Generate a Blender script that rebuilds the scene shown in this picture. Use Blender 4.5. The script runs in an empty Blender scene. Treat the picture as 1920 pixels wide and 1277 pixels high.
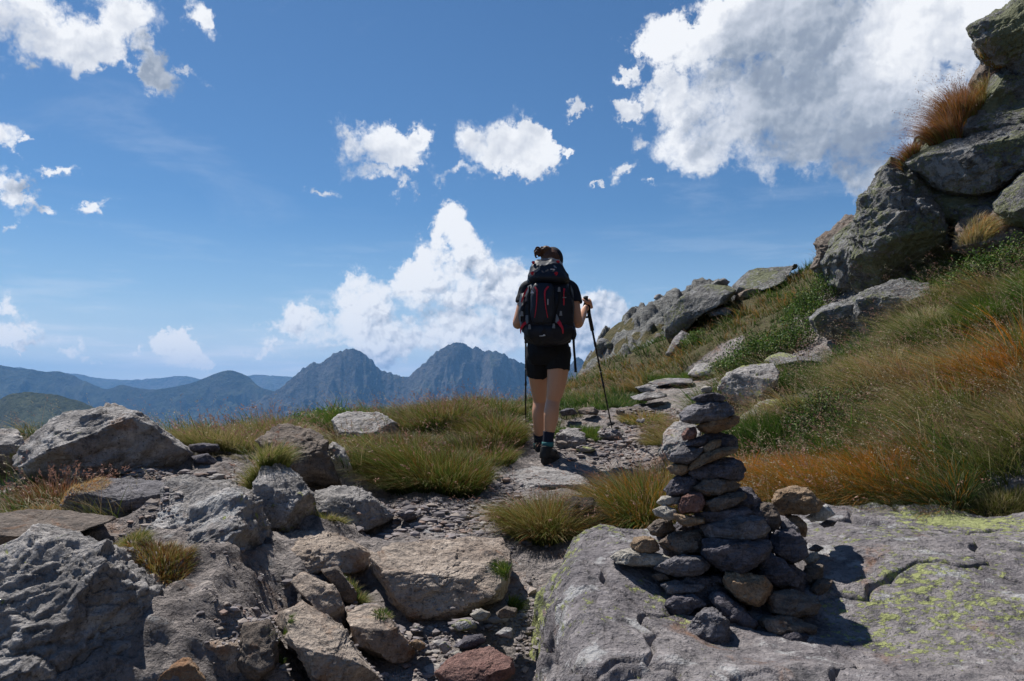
import bpy, math, random
import numpy as np
from mathutils import Vector, Matrix
random.seed(7)
SC = bpy.context.scene
COL = SC.collection
R = math.radians

# ------------------------------------------------------------------ camera, sky, sun, exposure
CAMZ = 1.5
FP, CX, CY, PITCH = 1464.0, 960.0, 638.5, R(3.8)
cam_d = bpy.data.cameras.new('camera'); cam = bpy.data.objects.new('camera', cam_d); COL.objects.link(cam)
cam_d.sensor_width = 36; cam_d.lens = FP / 1920 * 36
cam_d.clip_start = 0.05; cam_d.clip_end = 90000
cam.location = (0, 0, CAMZ); cam.rotation_euler = (R(90) + PITCH, 0, 0)
SC.camera = cam
SC.view_settings.view_transform = 'Standard'; SC.view_settings.look = 'None'
SC.view_settings.gamma = 1; SC.view_settings.use_curve_mapping = False
SC.view_settings.exposure = 0.45
SC.cycles.max_bounces = 5; SC.cycles.diffuse_bounces = 3; SC.cycles.transparent_max_bounces = 8
SC.cycles.volume_bounces = 1; SC.cycles.use_denoising = True

SUN_AZ, SUN_EL = R(-42), R(56)     # azimuth from +Y, negative = to the left
SKY_STRENGTH = 0.062
sun_dir = Vector((math.sin(SUN_AZ) * math.cos(SUN_EL), math.cos(SUN_AZ) * math.cos(SUN_EL), math.sin(SUN_EL)))
sl = bpy.data.lights.new('sun', 'SUN'); sl.energy = 5.0; sl.angle = R(0.5); sl.color = (1.0, 0.955, 0.89)
so = bpy.data.objects.new('sun', sl); COL.objects.link(so)
so.rotation_euler = sun_dir.to_track_quat('Z', 'Y').to_euler()

def ray(px, py):
    a = (px - CX) / FP; b = (CY - py) / FP
    return Vector((a, math.cos(PITCH) - b * math.sin(PITCH), math.sin(PITCH) + b * math.cos(PITCH)))
def P(px, py, d):
    r = ray(px, py); return Vector((r.x * d / r.y, d, r.z * d / r.y + CAMZ))
def uv_of(px, py):
    r = ray(px, py).normalized(); return math.atan2(r.x, r.y), math.asin(r.z)

# ---- node helper
class NT:
    def __init__(s, tree): s.t = tree; s.n = tree.nodes; s.l = tree.links
    def add(s, typ, **kw):
        n = s.n.new(typ)
        for k, v in kw.items(): setattr(n, k, v)
        return n
    def link(s, a, b): s.l.new(a, b)
    def put(s, sock, v):
        if isinstance(v, bpy.types.NodeSocket): s.l.new(v, sock)
        else: sock.default_value = v
    def math(s, op, a, b=None, c=None, clamp=False):
        n = s.n.new('ShaderNodeMath'); n.operation = op; n.use_clamp = clamp
        s.put(n.inputs[0], a)
        if b is not None: s.put(n.inputs[1], b)
        if c is not None: s.put(n.inputs[2], c)
        return n.outputs[0]
    def vmath(s, op, a, b=None, scale=None):
        n = s.n.new('ShaderNodeVectorMath'); n.operation = op
        s.put(n.inputs[0], a)
        if b is not None: s.put(n.inputs[1], b)
        if scale is not None: s.put(n.inputs['Scale'], scale)
        return n.outputs[0]
    def noise(s, vec, scale, detail=4, rough=0.55, lac=2.0, dist=0.0, color=False, dim='3D'):
        n = s.n.new('ShaderNodeTexNoise'); n.noise_dimensions = dim; s.put(n.inputs['Vector'], vec)
        n.inputs['Scale'].default_value = scale; n.inputs['Detail'].default_value = detail
        n.inputs['Roughness'].default_value = rough; n.inputs['Lacunarity'].default_value = lac
        n.inputs['Distortion'].default_value = dist
        return n.outputs['Color' if color else 'Fac']
    def ss(s, v, lo, hi, a=0.0, b=1.0):
        n = s.n.new('ShaderNodeMapRange'); n.interpolation_type = 'SMOOTHSTEP'
        s.put(n.inputs[0], v); n.inputs[1].default_value = lo; n.inputs[2].default_value = hi
        n.inputs[3].default_value = a; n.inputs[4].default_value = b
        return n.outputs[0]
    def lin(s, v, lo, hi, a=0.0, b=1.0):
        n = s.n.new('ShaderNodeMapRange'); s.put(n.inputs[0], v)
        n.inputs[1].default_value = lo; n.inputs[2].default_value = hi
        n.inputs[3].default_value = a; n.inputs[4].default_value = b
        return n.outputs[0]
    def mix(s, f, a, b, typ='MIX'):
        n = s.n.new('ShaderNodeMix'); n.data_type = 'RGBA'; n.blend_type = typ
        s.put(n.inputs[0], f)
        for sock, v in ((n.inputs[6], a), (n.inputs[7], b)):
            if isinstance(v, tuple) and len(v) == 3: v = (*v, 1)
            s.put(sock, v)
        return n.outputs[2]
    def ramp(s, f, stops):
        n = s.n.new('ShaderNodeValToRGB'); e = n.color_ramp.elements
        while len(e) < len(stops): e.new(0.5)
        for i, (p, c) in enumerate(stops):
            e[i].position = p; e[i].color = (*c, 1)
        s.put(n.inputs[0], f); return n.outputs[0]

world = bpy.data.worlds.new('World'); SC.world = world; world.use_nodes = True
w = NT(world.node_tree); w.n.clear()
tc = w.add('ShaderNodeTexCoord')
sky = w.add('ShaderNodeTexSky', sky_type='NISHITA'); sky.sun_disc = False
sky.sun_elevation = SUN_EL; sky.sun_rotation = SUN_AZ
sky.altitude = 1200; sky.air_density = 1.0; sky.dust_density = 0.35; sky.ozone_density = 1.4
sep = w.add('ShaderNodeSeparateXYZ'); w.link(tc.outputs['Generated'], sep.inputs[0])
U = w.math('ARCTAN2', sep.outputs[0], sep.outputs[1]); V = w.math('ARCSINE', sep.outputs[2])
cmb = w.add('ShaderNodeCombineXYZ'); w.link(U, cmb.inputs[0]); w.link(V, cmb.inputs[1]); UV = cmb.outputs[0]

# cumulus placed by direction in the sky: (px, py, half width, half height, tilt in degrees)
CLOUDS = [
 (40,30,130,80,-10),(150,62,120,52,-12),(225,40,80,60,-35),(292,122,72,34,-35),(362,152,52,18,-30),(75,112,26,24,0),(150,112,30,30,20),
 (372,34,28,62,25),(10,255,58,48,0),(62,258,30,14,20),(25,352,64,30,-20),(85,380,60,17,-15),(182,386,58,20,0),(95,310,40,12,-10),(2,412,18,22,0),
 (8,565,36,20,0),(12,622,70,36,-10),(66,650,44,16,-10),(146,652,48,20,0),(178,672,28,12,0),(272,660,26,14,15),(350,658,44,40,-30),(382,664,22,22,0),(348,635,22,16,0),
 (500,668,58,20,0),(522,648,26,24,-30),
 (846,430,54,48,0),(800,492,66,44,20),(876,470,66,60,-20),(830,540,120,76,0),(918,545,66,84,-25),(770,530,52,44,0),(880,630,124,70,0),(962,600,46,90,0),
 (692,590,92,84,-20),(668,545,52,54,0),(740,640,90,50,0),(574,606,72,36,-8),(635,612,72,46,0),(660,650,120,26,0),
 (1118,590,68,44,-15),(1050,600,66,64,0),(1100,640,70,40,0),
 (735,290,100,54,-6),(680,270,58,26,-20),(715,340,76,28,0),(796,272,42,42,30),(620,361,30,11,5),(932,272,80,52,0),(985,262,60,44,0),(865,332,76,20,22),(1046,276,24,12,15),(1000,300,50,26,15),
 (1450,50,240,120,0),(1300,72,140,62,0),(1230,90,60,30,0),(1390,210,190,120,0),(1610,190,260,150,0),(1760,40,240,120,0),(1310,285,110,52,-15),(1480,290,130,56,0),(1625,310,70,60,0),(1820,240,220,130,0),(1270,190,60,80,0),
 (1182,142,40,20,-30),(1218,178,34,36,-20),(1164,206,42,36,0),(1084,216,30,22,20),(1202,266,34,20,-20),(1168,320,38,16,20),(1118,344,16,8,0),(1212,352,18,10,-30),
 # parts of the sky outside the frame
 (-500,200,260,110,0),(-900,420,300,80,10),(2500,300,300,150,0),(3300,380,280,90,0),
]
def cloud_field(vec):
    """strongest of the soft ellipses at this point of the sky"""
    acc = None
    for (px, py, rx, ry, rot) in CLOUDS:
        u, v = uv_of(px, py); am = min(1.0, max(0.64, min(rx, ry) / 40)); rx = rx * (1 + (1 - am) * .5); ry = ry * (1 + (1 - am) * .5)
        m = w.add('ShaderNodeMapping', vector_type='TEXTURE')
        k = 1.0 / (FP * (1 + ((px - CX) / FP) ** 2)) * 1.42
        kv = 1.0 / (FP * math.sqrt(1 + ((px - CX) / FP) ** 2)) * 1.42
        m.inputs['Location'].default_value = (u, v, 0)
        m.inputs['Rotation'].default_value = (0, 0, R(rot))
        m.inputs['Scale'].default_value = (rx * k, ry * kv, 1)
        w.link(vec, m.inputs['Vector'])
        g = w.add('ShaderNodeTexGradient', gradient_type='SPHERICAL'); w.link(m.outputs[0], g.inputs[0])
        go = g.outputs['Fac'] if am > .99 else w.math('MULTIPLY', g.outputs['Fac'], am)
        acc = go if acc is None else w.math('MAXIMUM', acc, go)
    return acc
WSM = w.vmath('ADD', UV, w.vmath('SCALE', w.vmath('SUBTRACT', w.noise(UV, 11, 6, 0.64, color=True, dim='2D'), (0.5, 0.5, 0.5)), scale=0.095))
def puffs(vec):
    """two parts of the billow relief: soft noise and cauliflower cells"""
    a = w.noise(vec, 20, 3.2, 0.5, dim='2D')
    vs = []
    for sc_, dt in ((40, 2.2), (15, 3.4)):
        vo = w.add('ShaderNodeTexVoronoi', feature='F1', voronoi_dimensions='2D'); w.link(vec, vo.inputs['Vector'])
        vo.inputs['Scale'].default_value = sc_; vo.inputs['Detail'].default_value = dt
        vo.inputs['Roughness'].default_value = 0.46; vo.inputs['Lacunarity'].default_value = 2.3
        vs.append(vo.outputs['Distance'])
    d = w.math('ADD', w.math('MULTIPLY', vs[0], w.math('SUBTRACT', 1.0, HI)), w.math('MULTIPLY', vs[1], HI))
    return w.math('SUBTRACT', a, 0.5), w.math('SUBTRACT', 0.42, d)
HI = w.ss(V, 0.16, 0.34)      # the clouds high in the view are near: larger billows
OFF = (-0.0035, 0.0055, 0)
OFF2 = (-0.030, 0.045, 0)
F0 = cloud_field(WSM)
F2 = cloud_field(w.vmath('ADD', WSM, OFF2))
PL = w.math('MINIMUM', w.math('MULTIPLY', F0, 1.25), 1.0)
PV = w.vmath('ADD', UV, w.vmath('SCALE', w.vmath('SUBTRACT', w.noise(UV, 30, 4, 0.6, color=True, dim='2D'), (0.5, 0.5, 0.5)), scale=0.018))
a0, b0 = puffs(PV); a1, b1 = puffs(w.vmath('ADD', PV, OFF))
fine = w.math('MULTIPLY', w.math('SUBTRACT', w.noise(UV, 42, 3, 0.68, dim='2D'), 0.5), 1.0)
fine = w.math('ADD', fine, w.math('MULTIPLY', w.math('SUBTRACT', w.noise(UV, 130, 6, 0.66, dist=0.5, dim='2D'), 0.5), 0.85))
core = w.math('MULTIPLY', w.ss(F0, 0.34, 0.62), 0.55)
D0 = w.math('ADD', w.math('ADD', w.math('ADD', PL, core), w.math('MULTIPLY', b0, 0.45)), w.math('ADD', w.math('MULTIPLY', a0, 0.9), fine))
edge = w.noise(UV, 6, 2, 0.5, dim='2D')
THR = 0.25
soft = w.lin(edge, 0.35, 0.62, 0.50, 1.25)
al = w.math('DIVIDE', w.math('SUBTRACT', D0, THR), soft, clamp=True)
al = w.math('MULTIPLY', w.math('MULTIPLY', al, al), w.math('SUBTRACT', 3.0, w.math('MULTIPLY', al, 2.0)))
al = w.math('MULTIPLY', al, w.ss(F0, 0.0, 0.22))
relief = w.math('ADD', w.math('MULTIPLY', w.math('SUBTRACT', b0, b1), w.lin(HI, 0, 1, 0.62, 0.42)), w.math('MULTIPLY', w.math('SUBTRACT', a0, a1), w.lin(HI, 0, 1, 0.55, 0.30)))
big = w.math('MULTIPLY', w.math('SUBTRACT', F0, F2), 0.62)
lown = w.noise(w.vmath('ADD', WSM, (3.3, 1.7, 0)), 4.2, 4, 0.5, dim='2D')
deep = w.ss(w.math('ADD', w.math('MULTIPLY', F0, 0.9), w.math('MULTIPLY', w.math('SUBTRACT', lown, 0.5), 2.6)), 0.30, 0.95)
lit = w.math('ADD', w.math('ADD', w.lin(HI, 0, 1, 0.84, 0.93), relief), big)
lit = w.math('SUBTRACT', lit, w.math('MULTIPLY', deep, w.lin(HI, 0, 1, 0.55, 0.62)))
lit = w.math('ADD', lit, 0.0, clamp=True)
ccol = w.ramp(lit, [(0.0, (0.15, 0.18, 0.25)), (0.30, (0.235, 0.275, 0.34)), (0.62, (0.46, 0.49, 0.55)), (0.98, (0.70, 0.71, 0.73))])
# thin high cloud: streaks and a pale layer near the horizon
sm = w.add('ShaderNodeMapping'); w.link(UV, sm.inputs['Vector']); sm.inputs['Scale'].default_value = (1.6, 13, 1); sm.inputs['Rotation'].default_value = (0, 0, R(4))
st = w.noise(sm.outputs[0], 2.4, 7, 0.6, dim='2D')
streak = w.math('MULTIPLY', w.ss(st, 0.50, 0.72), w.ss(V, 0.26, 0.05))
band = w.math('MULTIPLY', w.ss(V, 0.13, 0.02), w.lin(st, 0.3, 0.7, 0.35, 0.9))
thin = w.math('ADD', w.math('MULTIPLY', streak, 0.30), w.math('MULTIPLY', band, 0.9), clamp=True)
sm2 = w.add('ShaderNodeMapping'); w.link(UV, sm2.inputs['Vector']); sm2.inputs['Scale'].default_value = (1.2, 4, 1); sm2.inputs['Rotation'].default_value = (0, 0, R(-18))
veil = w.math('MULTIPLY', w.ss(w.noise(sm2.outputs[0], 2.2, 8, 0.62, dist=0.4, dim='2D'), 0.56, 0.80), 0.16)
thin = w.math('ADD', thin, veil, clamp=True)
skyc = w.vmath('MULTIPLY', sky.outputs[0], (SKY_STRENGTH * 0.56, SKY_STRENGTH * 0.84, SKY_STRENGTH * 1.05))
low = w.ss(V, 0.24, -0.02)
skyc = w.mix(w.math('MULTIPLY', low, 0.85), skyc, (0.36, 0.48, 0.60))
base = w.mix(thin, skyc, (0.58, 0.63, 0.70))
base = w.mix(w.ss(V, 0.0, -0.03), base, (0.16, 0.24, 0.36))
full = w.mix(al, base, ccol)
bg = w.add('ShaderNodeBackground'); w.link(full, bg.inputs[0]); bg.inputs[1].default_value = 1.0
wo = w.add('ShaderNodeOutputWorld'); w.link(bg.outputs[0], wo.inputs[0])
world.cycles.sampling_method = 'MANUAL'; world.cycles.sample_map_resolution = 512

# ------------------------------------------------------------------ noise (numpy)
_rs = np.random.RandomState(11)
_perm = np.concatenate([_rs.permutation(256)] * 3)
_g = _rs.normal(size=(256, 3)); _g /= np.linalg.norm(_g, axis=1)[:, None]
def perlin(p):
    p = np.asarray(p, float); i = np.floor(p).astype(int); f = p - i; i &= 255
    u = f * f * f * (f * (f * 6 - 15) + 10)
    r = 0.0
    for dx in (0, 1):
        hx = _perm[i[:, 0] + dx]; wx = u[:, 0] if dx else 1 - u[:, 0]
        for dy in (0, 1):
            hy = _perm[hx + i[:, 1] + dy]; wy = u[:, 1] if dy else 1 - u[:, 1]
            for dz in (0, 1):
                h = _perm[hy + i[:, 2] + dz]; wz = u[:, 2] if dz else 1 - u[:, 2]
                g = _g[h]
                r = r + wx * wy * wz * (g[:, 0] * (f[:, 0] - dx) + g[:, 1] * (f[:, 1] - dy) + g[:, 2] * (f[:, 2] - dz))
    return r * 1.5
def fbm(p, oct=5, gain=0.5, lac=2.03):
    p = np.asarray(p, float).copy(); a = 1.0; r = 0.0; t = 0.0
    for k in range(oct):
        r = r + a * perlin(p); t += a; a *= gain; p = p * lac + 17.3
    return r / t * 1.6
def ridged(p, oct=5, gain=0.55, lac=2.05):
    p = np.asarray(p, float).copy(); a = 1.0; r = 0.0; t = 0.0; prev = 1.0
    for k in range(oct):
        n = 1 - np.abs(perlin(p)) * 1.9; n = np.clip(n, 0, 1) ** 2
        r = r + a * n * prev; prev = np.clip(n * 1.3, 0, 1); t += a; a *= gain; p = p * lac + 9.1
    return r / t
def hash2(i, k=0):
    return _perm[(_perm[np.asarray(i).astype(int) & 255] + k) & 255] / 255.0
def cells(p, seed=0):
    """distance to nearest and second nearest jittered cell point, and an id (3D)"""
    p = np.asarray(p, float); i = np.floor(p).astype(int); f = p - i
    d1 = np.full(len(p), 9.0); d2 = np.full(len(p), 9.0); idd = np.zeros(len(p), int)
    for dx in (-1, 0, 1):
        for dy in (-1, 0, 1):
            for dz in (-1, 0, 1):
                h = _perm[_perm[_perm[(i[:, 0] + dx + seed) & 255] + ((i[:, 1] + dy) & 255)] + ((i[:, 2] + dz) & 255)]
                q = np.stack([dx + hash2(h, 3), dy + hash2(h, 71), dz + hash2(h, 133)], 1) - f
                d = np.sqrt((q * q).sum(1))
                m = d < d1; d2 = np.where(m, d1, np.minimum(d2, d)); idd = np.where(m, h, idd); d1 = np.where(m, d, d1)
    return d1, d2, idd
def facets(p, seed=0, al=0.95, be=0.55):
    """chipped-rock relief: lower envelope of tilted scoops, one per jittered cell (sharp ridges where they meet);
    second value: how far from such a ridge"""
    p = np.asarray(p, float); i = np.floor(p).astype(int); f = p - i
    d1 = np.full(len(p), 9.0); d2 = np.full(len(p), 9.0)
    for dx in (-1, 0, 1):
        for dy in (-1, 0, 1):
            for dz in (-1, 0, 1):
                h = _perm[_perm[_perm[(i[:, 0] + dx + seed) & 255] + ((i[:, 1] + dy) & 255)] + ((i[:, 2] + dz) & 255)]
                q = f - np.stack([dx + hash2(h, 3), dy + hash2(h, 71), dz + hash2(h, 133)], 1)
                d = (q * _g[h]).sum(1) * al * .6 + be * (q * q).sum(1) + .30 * hash2(h, 9)
                m = d < d1; d2 = np.where(m, d1, np.minimum(d2, d)); d1 = np.where(m, d, d1)
    return (d1 - .12) * 1.5, d2 - d1
def sstep(x, a, b):
    t = np.clip((x - a) / (b - a), 0, 1); return t * t * (3 - 2 * t)

# ------------------------------------------------------------------ mesh and object helpers
def mesh_np(name, v, f, mat=None, smooth=True, attrs=None):
    """v (N,3), f (M,k) one face size, or a list of such arrays"""
    me = bpy.data.meshes.new(name)
    v = np.asarray(v, np.float32); fl = f if isinstance(f, list) else [f]
    fl = [np.asarray(x, np.int32) for x in fl if len(x)]
    me.vertices.add(len(v)); me.vertices.foreach_set('co', v.ravel())
    tot = sum(x.size for x in fl); np_ = sum(len(x) for x in fl)
    me.loops.add(tot); me.loops.foreach_set('vertex_index', np.concatenate([x.ravel() for x in fl]))
    me.polygons.add(np_)
    ln = np.concatenate([np.full(len(x), x.shape[1], np.int32) for x in fl])
    st = np.concatenate([[0], np.cumsum(ln)[:-1]]).astype(np.int32)
    me.polygons.foreach_set('loop_start', st)
    me.update(calc_edges=True)
    me.polygons.foreach_set('use_smooth', np.full(np_, smooth, bool))
    if attrs:
        for k, a in attrs.items():
            a = np.asarray(a, np.float32)
            if a.ndim == 1:
                at = me.attributes.new(k, 'FLOAT', 'POINT'); at.data.foreach_set('value', a)
            else:
                at = me.attributes.new(k, 'FLOAT_COLOR', 'POINT'); at.data.foreach_set('color', np.concatenate([a, np.ones((len(a), 1), np.float32)], 1).ravel())
    if mat: me.materials.append(mat)
    return me
def link(name, me, parent=None, loc=None):
    o = bpy.data.objects.new(name, me); COL.objects.link(o)
    if loc is not None: o.location = loc
    if parent: o.parent = parent
    return o
def tag(o, label=None, cat=None, group=None, kind=None):
    if label: o['label'] = label
    if cat: o['category'] = cat
    if group: o['group'] = group
    if kind: o['kind'] = kind
    return o
_ico = {}
def ico(n):
    if n not in _ico:
        import bmesh
        bm = bmesh.new(); bmesh.ops.create_icosphere(bm, subdivisions=n, radius=1)
        v = np.array([x.co[:] for x in bm.verts]); f = np.array([[q.index for q in p.verts] for p in bm.faces]); bm.free()
        v /= np.linalg.norm(v, axis=1)[:, None]
        _ico[n] = (v, f)
    return _ico[n]

# ------------------------------------------------------------------ materials
def principled(name, rough=0.9):
    m = bpy.data.materials.new(name); m.use_nodes = True
    t = NT(m.node_tree); b = t.n['Principled BSDF']; b.inputs['Roughness'].default_value = rough
    b.inputs['Specular IOR Level'].default_value = 0.25
    return m, t, b
def rock_mat(name, c1, c2, c3=(0.05, 0.05, 0.055), lsc=17, lichen=0.0, pale=0.0, rust=0.0, sc=1.0, bump=0.02, green=(0.34, 0.38, 0.09), veg=None, soil=None, strata=0.0):
    m, t, b = principled(name, 0.88)
    tc = t.add('ShaderNodeTexCoord'); oi = t.add('ShaderNodeObjectInfo')
    v = t.vmath('ADD', tc.outputs['Object'], t.vmath('SCALE', (7.1, 3.3, 5.7), scale=t.math('MULTIPLY', oi.outputs['Random'], 9.0)))
    n1 = t.noise(v, 2.2 * sc, 6, 0.62); n2 = t.noise(v, 9 * sc, 8, 0.7, dist=0.3); n3 = t.noise(v, 55 * sc, 5, 0.7)
    col = t.mix(t.ss(n1, 0.35, 0.65), c1, c2)
    col = t.mix(t.math('MULTIPLY', t.ss(n2, 0.50, 0.68), 0.75), col, tuple(min(1, x * 1.55) for x in c2))
    col = t.mix(t.math('MULTIPLY', t.ss(n2, 0.48, 0.34), 0.75), col, c3)
    sp = t.ss(n3, 0.53, 0.68); col = t.mix(t.math('MULTIPLY', sp, 0.55), col, tuple(min(1, x * 1.9) for x in c1))
    dk = t.ss(n3, 0.45, 0.33); col = t.mix(t.math('MULTIPLY', dk, 0.8), col, tuple(x * 0.30 for x in c1))
    if strata:
        mp = t.add('ShaderNodeMapping'); t.link(v, mp.inputs['Vector']); mp.inputs['Scale'].default_value = (1.2, 1.2, 13); mp.inputs['Rotation'].default_value = (R(12), R(-14), 0)
        n4 = t.noise(mp.outputs[0], 2.2 * sc, 5, 0.6, dist=0.5)
        col = t.mix(t.math('MULTIPLY', t.ss(n4, 0.55, 0.42), strata), col, tuple(x * 0.45 for x in c1))
    if rust:
        n5 = t.noise(v, 3.1 * sc, 7, 0.7, dist=0.6)
        col = t.mix(t.math('MULTIPLY', t.ss(n5, 0.62 - 0.2 * rust, 0.78 - 0.2 * rust), 0.75), col, (0.26, 0.13, 0.065))
    if pale:
        n6 = t.noise(v, 4.7 * sc, 9, 0.72, dist=0.2)
        col = t.mix(t.math('MULTIPLY', t.ss(n6, 0.66 - 0.2 * pale, 0.72 - 0.2 * pale), 0.7), col, (0.42, 0.42, 0.42))
    lh = None
    if lichen:
        big = t.noise(v, 1.3 * sc, 3, 0.5); n7 = t.noise(v, lsc * sc, 10, 0.72, dist=0.1)
        mk = t.math('ADD', n7, t.math('MULTIPLY', t.math('SUBTRACT', big, 0.5), 0.9))
        lh = t.math('MULTIPLY', t.ss(mk, 0.72 - 0.22 * lichen, 0.765 - 0.22 * lichen), 0.85)
        g2 = t.mix(n3, tuple(x * 0.65 for x in green), tuple(min(1, x * 1.2) for x in green))
        col = t.mix(lh, col, g2)
    if veg:      # soil and turf where the 'veg' attribute says so
        at = t.add('ShaderNodeAttribute'); at.attribute_name = 'veg'
        vv = t.math('ADD', at.outputs['Fac'], t.math('MULTIPLY', t.math('SUBTRACT', n2, 0.5), 1.1))
        turf = t.mix(t.ss(n2, 0.4, 0.62), veg, soil)
        turf = t.mix(t.math('MULTIPLY', t.ss(n3, 0.4, 0.6), 0.5), turf, (0.16, 0.115, 0.045))
        col = t.mix(t.ss(vv, 0.42, 0.58), col, turf)
    t.link(col, b.inputs['Base Color'])
    h = t.math('ADD', t.math('MULTIPLY', n2, 1.0), t.math('MULTIPLY', n3, 0.28))
    h = t.math('ADD', h, t.math('MULTIPLY', t.noise(v, 24 * sc, 6, 0.75), 0.7))
    vo = t.add('ShaderNodeTexVoronoi', feature='F1'); vo.inputs['Scale'].default_value = 15 * sc; vo.inputs['Detail'].default_value = 3; vo.inputs['Roughness'].default_value = 0.6
    t.link(t.vmath('ADD', v, t.vmath('SCALE', t.noise(v, 12 * sc, 3, 0.6, color=True), scale=0.07 / sc)), vo.inputs['Vector'])
    h = t.math('ADD', h, t.math('MULTIPLY', vo.outputs['Distance'], 0.55))
    if lh is not None: h = t.math('ADD', h, t.math('MULTIPLY', lh, 0.12))
    bp = t.add('ShaderNodeBump'); bp.inputs['Strength'].default_value = 1.0; bp.inputs['Distance'].default_value = bump * 2.4
    t.link(h, bp.inputs['Height']); t.link(bp.outputs[0], b.inputs['Normal'])
    return m
def plain(name, col, rough=0.7, metal=0.0, bump=0.0, sc=60, var=0.25):
    m, t, b = principled(name, rough); b.inputs['Metallic'].default_value = metal
    tc = t.add('ShaderNodeTexCoord'); n = t.noise(tc.outputs['Object'], sc, 4, 0.6)
    c = t.mix(n, tuple(x * (1 - var) for x in col), tuple(min(1, x * (1 + var)) for x in col)); t.link(c, b.inputs['Base Color'])
    if bump:
        bp = t.add('ShaderNodeBump'); bp.inputs['Distance'].default_value = bump; bp.inputs['Strength'].default_value = 0.6
        t.link(n, bp.inputs['Height']); t.link(bp.outputs[0], b.inputs['Normal'])
    return m
def leaf_mat(name, trans=0.35, rough=0.55):
    """colour comes from each blade's or leaf's own colour attribute"""
    m, t, b = principled(name, rough)
    at = t.add('ShaderNodeAttribute'); at.attribute_name = 'col'
    t.link(at.outputs['Color'], b.inputs['Base Color'])
    tr = t.add('ShaderNodeBsdfTranslucent'); t.link(at.outputs['Color'], tr.inputs[0])
    mx = t.add('ShaderNodeMixShader'); mx.inputs[0].default_value = trans
    t.link(b.outputs[0], mx.inputs[1]); t.link(tr.outputs[0], mx.inputs[2])
    t.link(mx.outputs[0], t.n['Material Output'].inputs[0])
    return m
GREY = rock_mat('grey_rock', (0.215, 0.202, 0.196), (0.36, 0.34, 0.328), lichen=0.30, pale=0.5, rust=0.25, bump=0.013)
BROWN = rock_mat('brown_rock', (0.29, 0.230, 0.187), (0.41, 0.345, 0.288), pale=0.3, rust=0.45, sc=1.1, bump=0.013)
LICH = rock_mat('lichen_rock', (0.150, 0.146, 0.150), (0.27, 0.265, 0.25), lichen=0.9, pale=0.7, sc=1.0, bump=0.035, green=(0.225, 0.24, 0.125))
SLAB = rock_mat('slab_rock', (0.145, 0.132, 0.139), (0.235, 0.216, 0.216), lichen=0.64, pale=0.55, rust=0.2, bump=0.011, lsc=27, green=(0.33, 0.36, 0.13))
DARK = rock_mat('dark_slate', (0.10, 0.092, 0.108), (0.16, 0.147, 0.165), c3=(0.03, 0.03, 0.035), sc=2.2, bump=0.008, strata=0.5)
SLATE = rock_mat('grey_slate', (0.155, 0.147, 0.158), (0.235, 0.222, 0.235), sc=2.2, bump=0.008, strata=0.45)
TAN = rock_mat('tan_stone', (0.25, 0.17, 0.105), (0.34, 0.25, 0.17), c3=(0.11, 0.07, 0.045), sc=2.6, bump=0.006, rust=0.4, strata=0.35)
BRST = rock_mat('brownish_stone', (0.155, 0.125, 0.105), (0.22, 0.18, 0.15), sc=2.4, bump=0.008, rust=0.35, strata=0.35)
REDST = rock_mat('reddish_stone', (0.20, 0.105, 0.09), (0.27, 0.16, 0.135), c3=(0.07, 0.04, 0.04), sc=2.8, bump=0.01)
PALEST = rock_mat('pale_stone', (0.30, 0.275, 0.24), (0.42, 0.39, 0.34), c3=(0.15, 0.13, 0.11), sc=3, bump=0.006)
QUARTZ = rock_mat('white_quartz', (0.50, 0.49, 0.47), (0.66, 0.65, 0.63), c3=(0.25, 0.24, 0.23), sc=3.5, bump=0.01)
ORANGE = rock_mat('orange_brown_stone', (0.24, 0.15, 0.085), (0.30, 0.22, 0.15), c3=(0.13, 0.10, 0.08), sc=2.2, bump=0.006, rust=0.8)
MATS = dict(G=GREY, B=BROWN, L=LICH, S=SLAB, D=DARK, E=SLATE, T=TAN, N=BRST, R=REDST, P=PALEST, Q=QUARTZ, O=ORANGE)

# ------------------------------------------------------------------ rocks
def shape_noise(p, size, amp, seed, strata=0.0, crag=1.0, tilt=(0.15, -0.1, 1.0)):
    """signed displacement in metres for points p of a rock of this size"""
    q = p / size + seed * 3.17
    w3 = np.stack([fbm(q * 2.1 + 5, 3), fbm(q * 2.1 + 15, 3), fbm(q * 2.1 + 25, 3)], 1)
    ca_, sa_ = math.cos(.45 + seed), math.sin(.45 + seed); tx = q[:, 0] * .92 + q[:, 2] * .39; tz = -q[:, 0] * .39 + q[:, 2] * .92     # bedding runs aslant
    qa = np.stack([(tx * ca_ - q[:, 1] * sa_) * .72, (tx * sa_ + q[:, 1] * ca_) * .95, tz * 1.75], 1)
    f1, e1 = facets(q * 1.5 + .22 * w3, seed); f2, e2 = facets(qa * 3.3 + .35 * w3, seed + 3); f3, e3 = facets(qa * 8.5 + .4 * w3, seed + 5)
    d = crag * (1.9 * f1 + .80 * f2 + .36 * f3)
    c1, c2, ci = cells(qa * 1.5 + .3 * w3, seed); d = d - crag * .28 * (1 - sstep(c2 - c1, 0, .04))
    d = d + 0.30 * fbm(q * 2.0, 3) + 0.24 * fbm(q * 9, 6, 0.66) + .22 * crag * (ridged(q * 2.6, 5) - .4)
    d = d * amp * size
    if strata:
        t = np.array(tilt); t = t / np.linalg.norm(t)
        s = (p @ t) / (strata) + 1.6 * fbm(q * 1.5, 3)
        fr = s - np.floor(s); lay = hash2(np.floor(s) + 40, seed)
        d = d + amp * size * (0.55 * (lay - 0.5) - 0.35 * (1 - sstep(fr, 0.0, 0.22)))
    return d
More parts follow.
